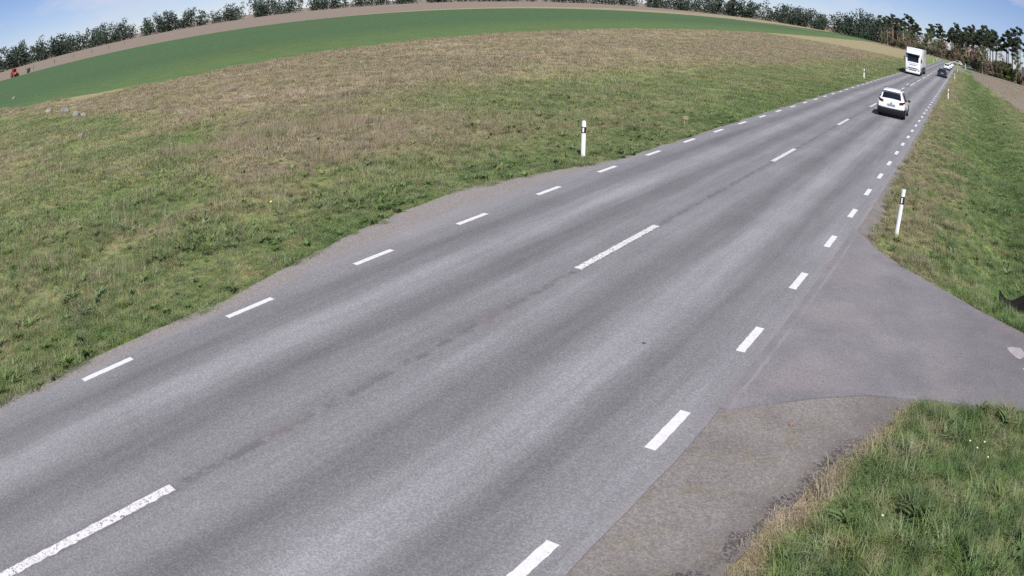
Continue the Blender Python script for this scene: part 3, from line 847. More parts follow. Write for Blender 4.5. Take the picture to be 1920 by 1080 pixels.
xs, yy, pk, sc, zz = [], [], [], [], []
rimd = lambda x, y: x - np.interp(y, [p[1] for p in ap_out], [p[0] for p in ap_out])
zone_r(-1.6, 5, 1, 10.6, 150, [0, 1, 4], [.40, .42, .18], 0.7, 1.2)
zone_r(-1.6, 5, 1, 10.6, 70, [2, 3], [.62, .38], 0.6, 1.0, lambda x, y: (rimd(x, y) > 0.22) & (vnoise(x, y, 1.7, 3) > 0.38))
zone_r(-1.6, 5, 1, 10.6, 26, [3, 6], [.93, .07], 0.8, 1.3, lambda x, y: (rimd(x, y) > 0.45) & (vnoise(x, y, 1.3, 8) > 0.52))
zone_r(-1.75, 1.5, 1, 10.4, 300, [4], [1.0], 0.5, 0.9, lambda x, y: (rimd(x, y) < 0.04 + 0.26 * vnoise(x, y, 2.2, 61)) & (rimd(x, y) > -0.04))
zone_r(-0.5, 5, 9.2, 10.9, 120, [4, 1, 2], [.4, .35, .25], 0.6, 1.0)
# dead wisps lying on the apron near its rim
x, y = sample(-2.3, 0.3, 2, 10, 26)
k = in_poly(x, y, ap_poly) & ~in_poly(x, y, side_poly) & (rimd(x, y) > -0.9 * rng.random(len(x)) ** 2) & (vnoise(x, y, 1.6, 71) > 0.45)
x, y = x[k], y[k]
xs.append(x); yy.append(y); pk.append(np.full(len(x), 4)); sc.append(rng.uniform(.3, .6, len(x))); zz.append(np.full(len(x), .5))
x, y = np.concatenate(xs), np.concatenate(yy)
finish('tall_grass', x, y, np.concatenate(pk), np.concatenate(sc), np.concatenate(zz), 'long tufty grass with straw between gravel apron and side road')

# weeds creeping over gravel edge
# pebbles on the gravel
peb_col = bpy.data.collections.new('pebbles')
for k in range(3):
    b_ = bmesh.new(); bmesh.ops.create_icosphere(b_, subdivisions=1, radius=0.5)
    r = random.Random(k)
    for v in b_.verts: v.co = Vector((v.co.x * r.uniform(.8, 1.2), v.co.y * r.uniform(.7, 1.1), v.co.z * r.uniform(.4, .7)))
    me = bpy.data.meshes.new('pebble'); b_.to_mesh(me); b_.free(); me.materials.append(M['pebble'])
    o = bpy.data.objects.new('pebble_%d' % k, me); peb_col.objects.link(o)
x, y = sample(-2.6, 0.4, 1.5, 10, 90)
k = in_poly(x, y, ap_poly) & ~in_poly(x, y, side_poly); x, y = x[k], y[k]
z = np.full(len(x), -0.022)
x2, y2 = sample(-11.9, -10.2, -1, 30, 90)
g_ = np.interp(y2, [p[1] for p in gl_out], [p[0] for p in gl_out]); e_ = np.interp(y2, [p[1] for p in left_edge], [p[0] for p in left_edge])
k = (x2 > g_) & (x2 < e_); x2, y2 = x2[k], y2[k]
X, Y = np.concatenate([x, x2]), np.concatenate([y, y2]); Z = np.concatenate([z, np.full(len(x2), -0.018)])
s = 0.006 + 0.020 * rng.random(len(X)) ** 5
o = scatter('gravel_stones', np.stack([X, Y, Z], 1), rng.integers(0, 3, len(X)), np.stack([0 * X, 0 * X, rng.uniform(0, 6.28, len(X))], 1), np.stack([s, s, s], 1), peb_col)
tag(o, 'loose small stones lying on the gravel beside the asphalt', 'gravel', kind='stuff')
# ------------------------------------------------------------------ delineator posts
def round_post(name, loc, h, w, t, rz, lean, label, group, rounded, pale=False):
    """flat plastic roadside post with black band and reflector"""
    e = empty(name, loc, rz); e.rotation_euler = (lean[0], lean[1], rz)
    n = 14
    prof = []   # hollow-backed cross-section: gently bowed front
    for k in range(n):
        a = math.pi * k / (n - 1)
        prof.append((-w / 2 * math.cos(a), -t * math.sin(a)))
    prof += [(w / 2 * 0.8, t * 0.35), (-w / 2 * 0.8, t * 0.35)]
    def shell(z0, z1, grow, cut):
        m = MB(); rows = []
        zs = [z0, z1]
        if cut:
            zs = [z0, h - w * 0.42] + [h - w * 0.42 + w * 0.42 * math.sin(math.pi / 2 * q / 5) for q in range(1, 6)]
        for i, z in enumerate(zs):
            f = 1.0
            if cut and i > 0:
                f = math.sqrt(max(0.0, 1 - ((z - (h - w * 0.42)) / (w * 0.42)) ** 2)) if rounded else 1.0
                f = max(f, 0.12)
            rows.append([((px_ * f + (grow if px_ > 0 else -grow)), (py_ + (-grow if py_ < 0 else grow)), z + (0 if rounded or i < len(zs) - 1 else 0.18 * px_)) for px_, py_ in prof])
        rows = [r + [r[0]] for r in rows]
        m.grid(rows)
        bmesh.ops.remove_doubles(m.bm, verts=m.bm.verts[:], dist=1e-5)
        b = [ed for ed in m.bm.edges if ed.is_boundary]
        bmesh.ops.holes_fill(m.bm, edges=b, sides=0)
        return m
    shell(-0.15, h, 0.0, True).build('post', 'yellow_plastic' if pale else 'white_plastic', e, ang=50)
    bz0, bz1 = h - 0.375, h - 0.185
    shell(bz0, bz1, 0.0025, False).build('black_band', 'black_plastic', e, ang=50)
    r = MB(); r.box((0.0, -t - 0.004, (bz0 + bz1) / 2), (w * 0.36, 0.008, 0.135), 0.002)
    r.build('reflector', 'reflector', e)
    return tag(e, label, 'roadside post', group)
GP = 'delineator posts along the main road'
P0 = float(gz(np.array([-11.38]), np.array([19.9]))[0])
round_post('delineator_post', (-11.37, 19.88, P0), 1.13, 0.135, 0.045, R_(12), (0, R_(0.5)), 'round-topped white post with black band on the meadow edge opposite the side road', GP, True)
round_post('delineator_post', (-1.51, 18.43, float(gz(np.array([-1.5]), np.array([18.4]))[0])), 1.19, 0.115, 0.04, R_(-6), (R_(-2), R_(3)), 'slant-topped white post with black band at the corner of the side road', GP, False)
for (x, y, hh, lab) in [(-11.05, 74.7, 1.10, 'white post with black band on the meadow edge short of the truck'),
                        (-1.58, 74.3, 1.05, 'white post with dark band on the verge just past the white sport utility car'),
                        (-1.62, 134.5, 1.05, 'white post with dark band on the verge level with the black car'),
                        (-1.52, 184.0, 1.0, 'small white post on the verge between black car and far side road'),
                        (-10.5, 232.0, 1.25, 'white post on the left road edge just behind the truck'),
                        (-11.4, 285.0, 1.25, 'white post on the inside of the far bend')]:
    round_post('delineator_post', (x, y, -0.06), hh, 0.13, 0.045, R_(6 if x < -6 else -6), (0, 0), lab, GP, True)
# pale yellow marker post at the far junction
e = empty('marker_post', (1.0, 252.5, -0.06))
MB().cyl((0, 0, -0.2), (0, 0, 1.95), 0.16, 0.14, 10).build('post', 'yellow_plastic', e)
MB().cyl((0, 0, 1.95), (0, 0, 2.03), 0.15, 0.05, 10).build('cap', 'white_plastic', e)
tag(e, 'thick pale yellow marker post at the far side road', 'marker post')
# small tan plate on a stake in the left verge
e = empty('plot_stake', (-11.25, 27.4, -0.06), R_(20))
MB().box((0, 0, 0.17), (0.035, 0.03, 0.5), 0.004).build('stake', 'wood_stake', e)
MB().box((0.05, -0.022, 0.42), (0.20, 0.015, 0.14), 0.003).build('plate', 'wood_stake', e)
tag(e, 'short wooden stake with small tan plate in the left verge', 'stake')

# ------------------------------------------------------------------ cars
def make_car(name, loc, rz, label, paint, L=4.30, W=1.83, Hh=1.63, suv=True, group=None, clad=True):
    e = empty(name, loc, rz)
    k, kw, kh = L / 4.3, W / 1.81, Hh / 1.66
    if suv:
        st = [(0.00, .66, .74), (0.02, .86, .79), (0.06, 1.00, .795), (0.16, 1.17, .745), (0.30, 1.40, .68), (0.42, 1.555, .625), (0.55, 1.60, .615), (0.95, 1.635, .63), (1.6, 1.645, .64), (2.15, 1.61, .62), (2.48, 1.52, .605), (2.78, 1.30, .655), (3.06, 1.10, .715), (3.30, 1.04, .76), (3.95, .93, .78), (4.18, .80, .74), (4.30, .58, .66)]
    else:
        st = [(0.00, .62, .72), (0.02, .84, .77), (0.06, .94, .78), (0.22, 1.06, .735), (0.42, 1.28, .67), (0.60, 1.46, .61), (0.75, 1.53, .60), (1.1, 1.60, .61), (1.7, 1.645, .62), (2.2, 1.60, .605), (2.55, 1.46, .60), (2.85, 1.20, .665), (3.10, 1.02, .73), (3.35, .97, .76), (3.98, .86, .77), (4.2, .74, .72), (4.30, .54, .64)]
    st = [(y * k, z * kh, w * kw) for y, z, w in st]
    Y = [s_[0] for s_ in st]
    def tp(y): return np.interp(y, Y, [s_[1] for s_ in st]), np.interp(y, Y, [s_[2] for s_ in st])
    def plan(y): return float(np.interp(y / k, [0, .06, .25, .7, 3.5, 4.05, 4.3], [.93, .965, .99, 1, 1, .95, .82]))
    def belt(y): return float(np.interp(y / k, [0, .06, .3, 2.9, 4.3], [.80, .955, .985, .93, .56])) * kh
    zb = 0.27 * kh
    def ring(y):
        zt, wt = tp(y); pf = plan(y); zbt = min(belt(y), zt - 0.015)
        pts = [(0, zb), (.76 * kw * pf, zb), (.875 * kw * pf, .40 * kh), (.905 * kw * pf, .58 * kh if zbt > .6 * kh else zbt * .9), (.888 * kw * pf, zbt), (wt * pf * .985 + .0, zt - .012), (wt * pf * .90, zt + .012), (0, zt + .04)]
        return pts
    ys_ = sorted(set(Y + [y * k for y in (.1, .22, .36, .75, 1.25, 1.9, 2.3, 2.62, 2.92, 3.6, 3.8, 4.08, 4.24)]))
    m = MB(); rows = []
    for y in ys_:
        h = ring(y)
        rows.append([(x_, y, z_) for x_, z_ in h] + [(-x_, y, z_) for x_, z_ in h[::-1][1:-1]])
    rows = [r + [r[0]] for r in rows]
    m.grid(rows); bmesh.ops.remove_doubles(m.bm, verts=m.bm.verts[:], dist=1e-5)
    bmesh.ops.holes_fill(m.bm, edges=[ed for ed in m.bm.edges if ed.is_boundary], sides=0)
    body = m.build('body', paint, e, ang=38)
    def on_top(f, y, o=0.012):
        zt, wt = tp(y); pf = plan(y)
        y2 = y + .02; y1 = y - .02
        sl = (tp(y2)[0] - tp(y1)[0]) / .04
        nrm = Vector((0, -sl, 1)).normalized()
        return Vector((f * wt * pf, y, zt + .04 - .03 * f * f)) + nrm * o
    def on_side(f, y, s, o=0.010):
        h = ring(y); (x0, z0), (x1, z1) = h[4], h[5]
        return Vector((s * (x0 + (x1 - x0) * f + o), y, z0 + (z1 - z0) * f + 0.25 * o))
    rw = (.12, .325) if suv else (.24, .58)
    MB().grid([[on_top(f, y * k) for f in np.linspace(-.86, .86, 9)] for y in np.linspace(rw[0], rw[1], 6)]).build('rear_window', 'glass', e)
    MB().grid([[on_top(f, y * k) for f in np.linspace(-.9, .9, 9)] for y in np.linspace(2.54, 3.04, 6)]).build('windscreen', 'glass', e)
    for s in (-1, 1):
        for (a, b) in ((.62, 1.22), (1.30, 2.05), (2.12, 2.62)):
            MB().grid([[on_side(f if not (a > 2 and j > 3) else min(f, .88 - .18 * (j - 3)), y * k, s) for f in (.10, .36, .62, .88)] for j, y in enumerate(np.linspace(a, b, 6))]).build('side_window', 'glass', e)
        for (yw, front) in ((.80 * k, 0), (3.42 * k, 1)):
            r = .335 * kh
            t = MB().cyl((s * (.70 * kw), yw, r), (s * (.895 * kw), yw, r), r, n=20).build('wheel', 'tyre', e, ang=40)
            MB().cyl((s * .80 * kw, yw, r), (s * (.905 * kw), yw, r), r * .66, r * .60, n=16).build('rim', 'rim', t)
            if clad:
                a_ = MB(); rr = r * 1.20
                arc = [(math.cos(q), math.sin(q)) for q in np.linspace(-.15, math.pi + .15, 15)]
                a_.grid([[(s * (.86 * kw), yw + c * r * 1.02, r + d * r * 1.02), (s * (.918 * kw), yw + c * r * 1.02, r + d * r * 1.02), (s * (.918 * kw), yw + c * rr, r + d * rr), (s * .86 * kw, yw + c * rr, r + d * rr)] for c, d in arc])
                a_.build('wheel_arch', 'cladding', e)
        # mirrors
        MB().box((s * (.985 * kw), 2.56 * k, 1.02 * kh), (.20, .10, .14), .03, seg=2).build('side_mirror', paint if not clad else 'cladding', e)
        # tail lights wrap the rear corners
        tl = MB()
        zt_, zo = .875 * kh, .205 * kh
        pin = (.54 * kw, .865 * kw)
        rows_ = []
        for j, f in enumerate(np.linspace(0, 1, 5)):
            xx = pin[0] + (pin[1] - pin[0]) * f
            yy_ = .012 + .02 * f if f < .9 else .10
            rows_.append([(s * xx * .985, yy_ - .03, zt_ + .02 + .035 * f), (s * xx * .96, yy_ + .025, zt_ + zo * (.62 + .38 * f))])
        rows_.append([(s * .900 * kw, .34 * k, zt_ + .075), (s * .878 * kw, .33 * k, zt_ + zo)])
        tl.grid(rows_); r_ = bmesh.ops.solidify(tl.bm, geom=tl.bm.faces[:], thickness=.022)
        tl.build('tail_light', 'tail_red', e)
        hl = MB(); hl.box((s * .66 * kw, 4.12 * k, .72 * kh), (.34, .22, .12), .03); hl.build('headlight', 'head_glass', e)
        if suv:
            MB().tube([(s * .56 * kw, .62 * k, 1.635 * kh), (s * .57 * kw, .75 * k, 1.69 * kh), (s * .58 * kw, 1.5 * k, 1.715 * kh), (s * .57 * kw, 2.1 * k, 1.68 * kh), (s * .56 * kw, 2.25 * k, 1.63 * kh)], [.014, .018, .018, .018, .014], 6).build('roof_rail', 'black_plastic', e)
    # lower rear bumper and sills
    bp = MB()
    prof_top = [(-.925, .36), (-.915, .10), (-.86, .0), (-.6, -.03), (0, -.045), (.6, -.03), (.86, .0), (.915, .10), (.925, .36)]
    rows_ = []
    for z_, o in ((.19, .03), (.26, -.018), (.50 if clad else .36, -.024), (.575 if clad else .40, .008)):
        rows_.append([(x_ * kw * (1.012 if z_ > .2 else .97), y_ + o + (.05 * max(0, abs(x_) - .62) if z_ > .5 else 0), (z_ + (.05 * max(0, (abs(x_) - .55) / .3) if z_ > .3 else 0)) * kh) for x_, y_ in prof_top])
    bp.grid(rows_); bmesh.ops.solidify(bp.bm, geom=bp.bm.faces[:], thickness=.05)
    bp.build('rear_bumper', 'cladding', e)
    if clad:
        for s in (-1, 1):
            MB().box((s * .885 * kw, 2.1 * k, .36 * kh), (.06, 1.95 * k, .16), .015).build('sill', 'cladding', e)
    MB().box((0, -.018, .775 * kh), (.52, .014, .115), .004).build('number_plate', 'plate', e)
    MB().box((0, .36 * k if suv else .62 * k, (1.575 if suv else 1.50) * kh), (1.20 * kw, .24, .05), .016).build('spoiler', paint, e)
    MB().box((0, -.006, .905 * kh), (.12, .012, .07), .003).build('badge', 'badge', e)
    return tag(e, label, 'car', group)
GC = 'cars heading away along the right lane'
make_car('white_car', (-4.70, 44.30, 0.0), R_(0.5), 'white sport utility car with dark rear window and black lower bumper', 'white_paint', 4.3, 1.80, 1.66, True, GC)
make_car('black_car', (-3.98, 126.6, 0.0), 0, 'black hatchback following the short queue of white cars', 'black_paint', 4.35, 1.84, 1.52, False, GC, False)
make_car('white_car', (-4.35, 178.0, 0.0), R_(1), 'white car directly ahead of the black hatchback', 'white_paint', 4.4, 1.84, 1.66, True, GC)
make_car('white_car', (-4.15, 201.0, 0.0), R_(1), 'white car between two other white cars before the far bend', 'white_paint', 4.4, 1.84, 1.55, False, GC, False)
make_car('white_car', (-4.1, 228.0, 0.0), R_(2), 'foremost white car of the queue at the far bend', 'white_paint', 4.4, 1.84, 1.55, False, GC, False)
make_car('pale_car', (-0.6, 300.0, 0.0), R_(62), 'pale car beside the bend at the foot of the wood', 'pale_paint', 4.5, 1.85, 1.9, True, None, False)
make_car('grey_car', (3.8, 266.0, 0.0), R_(78), 'grey car standing on the far side road by the wood', 'grey_paint', 4.3, 1.8, 1.5, False, None, False)

# ------------------------------------------------------------------ white articulated truck, oncoming
e = empty('truck', (-8.22, 108.4, 0.0), 0)      # front faces -y
cab = MB()
prof = [(0.06, .62), (0.0, .95), (0.0, 1.25), (0.05, 1.92), (0.32, 2.95), (0.42, 3.08), (2.25, 3.20), (2.25, .95), (1.9, .62)]
rows_ = []
for x_, sc_ in ((-1.22, .93), (-1.16, .985), (-1.02, 1.0), (1.02, 1.0), (1.16, .985), (1.22, .93)):
    rows_.append([(x_, p_[0] + (1 - sc_) * (1.6 if p_[0] < 1 else 0), p_[1]) for p_ in prof])
rows_ = [r + [r[0]] for r in rows_]
cab.grid(rows_); bmesh.ops.remove_doubles(cab.bm, verts=cab.bm.verts[:], dist=1e-5)
bmesh.ops.holes_fill(cab.bm, edges=[q for q in cab.bm.edges if q.is_boundary], sides=0)
cabo = cab.build('cab', 'white_paint', e, ang=30)
ws = MB(); ws.grid([[(x_, .05 + .27 * t - .014 - (.0 if abs(x_) < 1.1 else -.06), 1.92 + 1.03 * t) for x_ in np.linspace(-1.13, 1.13, 9)] for t in (.03, .5, .97)]).build('windscreen', 'glass', cabo)
MB().poly_x([(-.16, 2.98), (-.10, 3.12), (.36, 3.16), (.30, 2.92)], -1.12, 1.12).build('sun_visor', 'glass', cabo)
MB().poly_x([(.45, 3.18), (.8, 3.75), (2.2, 3.92), (2.25, 3.18)], -1.05, 1.05).build('wind_deflector', 'white_paint', cabo)
for z_, w_ in ((1.02, 1.55), (.74, 1.25)):
    MB().box((0, -.004, z_), (w_, .05, .12), .02).build('grille_slot', 'black_plastic', cabo)
MB().box((0, -.006, 1.52), (1.10, .02, .10), .004).build('badge', 'badge', cabo)
MB().box((0, .012, 1.74), (1.7, .016, .03), .003).build('wiper_tray', 'badge', cabo)
for s in (-1, 1):
    MB().box((s * .96, .06, .82), (.26, .16, .22), .04).build('headlight', 'head_glass', cabo)
    MB().box((s * 1.42, .12, 2.30), (.14, .16, .62), .04).build('side_mirror', 'cladding', cabo)
    MB().box((s * 1.222, .95, 2.35), (.014, .95, .75), .005).build('side_window', 'glass', cabo)
    MB().box((s * 1.225, .25, 1.2), (.02, .10, 1.0), .005).build('corner_vane', 'cladding', cabo)
    MB().box((s * 1.12, 1.75, .55), (.22, .7, .45), .03).build('step', 'chassis', cabo)
    for yw in (1.42, 5.05, 12.6, 13.9, 15.2):
        t = MB().cyl((s * .82, yw, .51), (s * 1.20, yw, .51), .51, n=20).build('wheel', 'tyre', e, ang=40)
        MB().cyl((s * 1.0, yw, .51), (s * 1.212, yw, .51), .29, .27, n=14).build('rim', 'rim', t)
    MB().box((s * .95, 3.3, .72), (.5, 1.5, .6), .08, seg=2).build('fuel_tank', 'chassis', e)
    MB().box((s * 1.16, 9.0, .85), (.05, 5.4, .55), .01).build('side_guard', 'chassis', e)
MB().box((0, .08, .48), (2.3, .22, .34), .06, seg=2).build('bumper', 'white_paint', e)
MB().box((0, .3, .32), (2.2, .3, .12), .03).build('underrun_bar', 'black_plastic', e)
MB().box((0, 8.6, .95), (1.0, 14.4, .30), .02).build('chassis', 'chassis', e)
tr = MB().box((0, 9.6, 2.62), (2.50, 13.5, 2.76), .05, seg=2).build('trailer', 'white_paint', e)
for s in (-1, 1): MB().box((s * 1.256, 9.6, 1.29), (.012, 13.3, .12), .003).build('side_rail', 'badge', tr)
tag(e, 'white articulated truck approaching in the left lane', 'truck')

# ------------------------------------------------------------------ red tractor far left
TX, TY = -229.0, 64.2
e = empty('tractor', (TX, TY, -0.05), math.atan2(-TX, TY) + math.pi + R_(24))
# local: front = +y turned towards the road
MB().poly_x([(.35, .75), (.35, 1.55), (1.9, 1.42), (2.05, 1.25), (2.05, .75)], -.38, .38).build('bonnet', 'tractor_red', e)
MB().box((0, 2.06, 1.05), (.5, .03, .5), .01).build('grille', 'black_plastic', e)
cb = MB().box((0, -.35, 1.95), (1.25, 1.35, 1.25), .08, seg=2).build('cab', 'glass', e)
MB().box((0, -.35, 2.66), (1.5, 1.6, .18), .06, seg=2).build('roof', 'tractor_red', cb)
for sx in (-1, 1):
    for sy in (-1, 1): MB().box((sx * .62, -.35 + sy * .66, 1.95), (.10, .10, 1.3), .02).build('pillar', 'tractor_red', cb)
    w = MB().cyl((sx * .62, -.65, .78), (sx * 1.06, -.65, .78), .78, n=22).build('wheel', 'tyre', e, ang=40)
    MB().cyl((sx * .8, -.65, .78), (sx * 1.075, -.65, .78), .42, .38, n=14).build('rim', 'tractor_red', w)
    w = MB().cyl((sx * .62, 1.55, .5), (sx * .95, 1.55, .5), .5, n=18).build('wheel', 'tyre', e, ang=40)
    MB().cyl((sx * .8, 1.55, .5), (sx * .965, 1.55, .5), .28, .25, n=14).build('rim', 'tractor_red', w)
    fm = MB()
    fm.grid([[(sx * .52, -.65 + .86 * math.cos(q), .78 + .9 * math.sin(q)), (sx * 1.10, -.65 + .86 * math.cos(q), .78 + .9 * math.sin(q))] for q in np.linspace(.1, 2.9, 10)])
    bmesh.ops.solidify(fm.bm, geom=fm.bm.faces[:], thickness=.04); fm.build('mudguard', 'tractor_red', e)
MB().cyl((.25, .75, 1.5), (.25, .75, 2.5), .05, .045, 8).build('exhaust', 'black_plastic', e)
MB().box((0, .2, .7), (.5, 3.0, .35), .04).build('chassis', 'chassis', e)
tag(e, 'red tractor with dark cab at the far edge of the green crop', 'tractor')

# ------------------------------------------------------------------ field stones
def rock(x, y, sx, sz, mat, seed, label):
    b_ = bmesh.new(); bmesh.ops.create_icosphere(b_, subdivisions=3, radius=0.5)
    for v in b_.verts:
        d = 1 + .30 * mnoise.noise(v.co * 2.2 + Vector((seed * 3.1, 0, 0))) + .12 * mnoise.noise(v.co * 6 + Vector((seed, 5, 0)))
        v.co = Vector((v.co.x * sx * d, v.co.y * sx * .8 * d, v.co.z * sz * 1.4 * d))
    me = bpy.data.meshes.new('field_stone'); b_.to_mesh(me); b_.free(); me.materials.append(M[mat])
    for p_ in me.polygons: p_.use_smooth = True
    me.set_sharp_from_angle(angle=R_(28))
    o = link('field_stone', me)
    o.location = (x, y, float(gz(np.array([x]), np.array([y]))[0]) + sz * .30); o.rotation_euler = (0, 0, seed)
    tag(o, label, 'stone', 'field stones lying in the meadow')
rock(-51.8, 19.0, .90, .58, 'rock', 1, 'largest grey field stone lying in the meadow short of the crop')
rock(-47.9, 18.5, .62, .42, 'rock_pale', 2, 'pale upright stone next to the largest field stone')
rock(-45.9, 18.3, .52, .30, 'rock_pale', 3, 'low pale stone at the roadward end of the stone row')
rock(-57.3, 19.3, .55, .30, 'rock_pale', 4, 'small bright stone on the crop side of the largest field stone')
rock(-93.5, 26.0, .55, .32, 'rock_pale', 5, 'lone small white stone on the crop edge')
rock(-36.4, 14.3, .48, .24, 'rock', 6, 'lone grey stone sunk in the grass nearer the road than the others')

# ------------------------------------------------------------------ near-black bent sheet filling the dark spot in the ditch
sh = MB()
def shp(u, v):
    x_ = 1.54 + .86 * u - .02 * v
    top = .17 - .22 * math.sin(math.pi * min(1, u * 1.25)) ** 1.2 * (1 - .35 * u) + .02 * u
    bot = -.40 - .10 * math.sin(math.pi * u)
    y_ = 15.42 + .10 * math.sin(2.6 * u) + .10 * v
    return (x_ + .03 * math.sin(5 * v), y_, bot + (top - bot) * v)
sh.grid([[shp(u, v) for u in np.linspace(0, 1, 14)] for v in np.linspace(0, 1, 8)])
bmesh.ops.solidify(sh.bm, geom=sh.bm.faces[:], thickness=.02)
o = sh.build('dark_sheet', 'ditch_sheet')
tag(o, 'dark bent sheet standing in the ditch beside the side road', 'metal sheet')

# ------------------------------------------------------------------ flowers and litter
for k, (x, y) in enumerate([(0.98, 8.62), (1.12, 8.44), (1.22, 8.60), (1.30, 8.36), (0.02, 6.55)]):
    z0 = -0.055; h = .27 + .03 * (k % 3)
    e = empty('white_flower', (x, y, z0), k)
    MB().tube([(0, 0, 0), (.01, .01, h * .5), (.0, .02, h)], [.004, .0035, .003], 5).build('stalk', 'stalk', e)
    fl = MB()
    b_ = bmesh.ops.create_icosphere(fl.bm, subdivisions=2, radius=.017)
    for v in fl.bm.verts: v.co = Vector((v.co.x, v.co.y + .02, v.co.z * .8 + h + .018))
    fl.build('flower_head', 'flower', e)
    if k < 4: tag(e, 'white flower head standing in the long grass clump near the side road', 'flower', 'white flowers in the long grass')
    else: tag(e, 'single white flower low in the grass close to the gravel rim', 'flower')
e = empty('yellow_flower', (-14.7, 11.0, -0.05))
MB().tube([(0, 0, 0), (.01, 0, .08), (0, 0, .15)], [.005, .004, .004], 5).build('stalk', 'stalk', e)
fl = MB(); fl.cyl((0, 0, .15), (0, -.01, .17), .02, .032, 12); fl.build('flower_head', 'yellow_flower', e)
tag(e, 'single yellow flower in the meadow beside the passing bay', 'flower')
sc_ = MB(); sc_.grid([[(.035 * a + .006 * math.sin(7 * b), .03 * b, .012 + .012 * math.sin(5 * a + 3 * b)) for a in np.linspace(-1, 1, 5)] for b in np.linspace(-1, 1, 5)])
bmesh.ops.solidify(sc_.bm, geom=sc_.bm.faces[:], thickness=.003)
o = sc_.build('paper_scrap', 'scrap'); o.location = (-1.60, 8.32, -.024)
tag(o, 'tiny orange scrap lying on the gravel apron', 'litter')

# ------------------------------------------------------------------ trees
def leaf_cloud(centres, n, size, seed, squash=1.0):
    """many small leaf faces spread through clumps"""
    r = np.random.default_rng(seed)
    c = np.array(centres); w = c[:, 3] ** 2; w = w / w.sum()
    pick = r.choice(len(c), n, p=w)
    d = r.normal(0, 1, (n, 3)); d /= np.linalg.norm(d, axis=1)[:, None]
    rad = c[pick, 3] * r.random(n) ** 0.45
    d[:, 2] *= squash
    p = c[pick, :3] + d * rad[:, None]
    a = r.normal(0, 1, (n, 3)); a /= np.linalg.norm(a, axis=1)[:, None]
    b = np.cross(a, r.normal(0, 1, (n, 3))); b /= np.linalg.norm(b, axis=1)[:, None]
    s = size * r.uniform(.5, 1.2, n)[:, None]
    V = np.stack([p - a * s * .5, p + b * s * .32, p + a * s * .5, p - b * s * .32], 1).reshape(-1, 3)
    Fc = np.arange(n * 4).reshape(n, 4)
    return V, Fc
def limb_tree(kind, seed, H):
    r = random.Random(seed)
    tr = MB(); pts, rad = [], []
    lean = (r.uniform(-.03, .03), r.uniform(-.03, .03))
    r0 = {'pine': .27, 'birch': .17, 'shrub': .06}[kind] * (H / 14 if kind != 'shrub' else 1)
    for i in range(8):
        t = i / 7
        pts.append((lean[0] * H * t + .10 * math.sin(3 * t + seed), lean[1] * H * t + .10 * math.cos(2.4 * t + seed), -.3 + (H * .96 + .3) * t))
        rad.append(r0 * (1.25 if i == 0 else 1 - .80 * t))
    cl = []
    if kind != 'shrub':
        tr.tube(pts, rad, 8)
        nl = 13 if kind == 'pine' else 16
        t0 = .62 if kind == 'pine' else .34
        for k in range(nl):
            t = t0 + (1 - t0) * (k + r.random()) / nl * .97
            b = Vector(pts[min(7, int(t * 7))]).lerp(Vector(pts[min(7, int(t * 7) + 1)]), t * 7 - int(t * 7))
            a = r.uniform(0, 6.28)
            ln = (H * .20 * (1.15 - t) + .8) * r.uniform(.7, 1.2) * (1.25 if kind == 'pine' else 1.0)
            up = (.10 if kind == 'pine' else .55) * ln
            e1 = b + Vector((math.cos(a) * ln * .55, math.sin(a) * ln * .55, up * .4)); e2 = b + Vector((math.cos(a) * ln, math.sin(a) * ln, up))
            tr.tube([b, e1, e2], [.06, .035, .012], 5)
            cl.append((*e2, .85 if kind == 'pine' else .75)); cl.append((*(e1.lerp(e2, .5)), .7 if kind == 'pine' else .65))
            if r.random() < .6: cl.append((e1.x + r.uniform(-.6, .6), e1.y + r.uniform(-.6, .6), e1.z + r.uniform(0, .5), .6))
        if kind == 'pine':      # a few dead stubs
            for k in range(6):
                z_ = H * r.uniform(.18, .5); a = r.uniform(0, 6.28); ln = r.uniform(.5, 1.4)
                tr.tube([(0, 0, z_), (math.cos(a) * ln, math.sin(a) * ln, z_ + .1)], [.03, .008], 4)
        cl.append((*pts[-1], .8))
    else:
        for k in range(9):
            a = r.uniform(0, 6.28); ln = H * r.uniform(.25, .5)
            m1 = (math.cos(a) * ln * .4, math.sin(a) * ln * .4, H * .45 * r.uniform(.8, 1.1)); m2 = (math.cos(a) * ln, math.sin(a) * ln, H * r.uniform(.6, .95))
            tr.tube([(math.cos(a) * .2, math.sin(a) * .2, -.2), m1, m2], [.07, .045, .012], 5)
            cl.append((*m2, H * .17)); cl.append((m1[0] * 1.5, m1[1] * 1.5, m1[2] * 1.1, H * .16)); cl.append((m1[0] * 2, m1[1] * 2, m1[2] * .55, H * .15))
    return tr, cl
def make_tree(name, kind, seed, H, leafmat, nleaf, lsize, trunkmat):
    tr, cl = limb_tree(kind, seed, H)
    tme = tr.mesh('trunk', trunkmat)
    V, Fc = leaf_cloud(cl, nleaf, lsize, seed, .75)
    cme = raw('crown', V, Fc, leafmat)
    return tme, cme
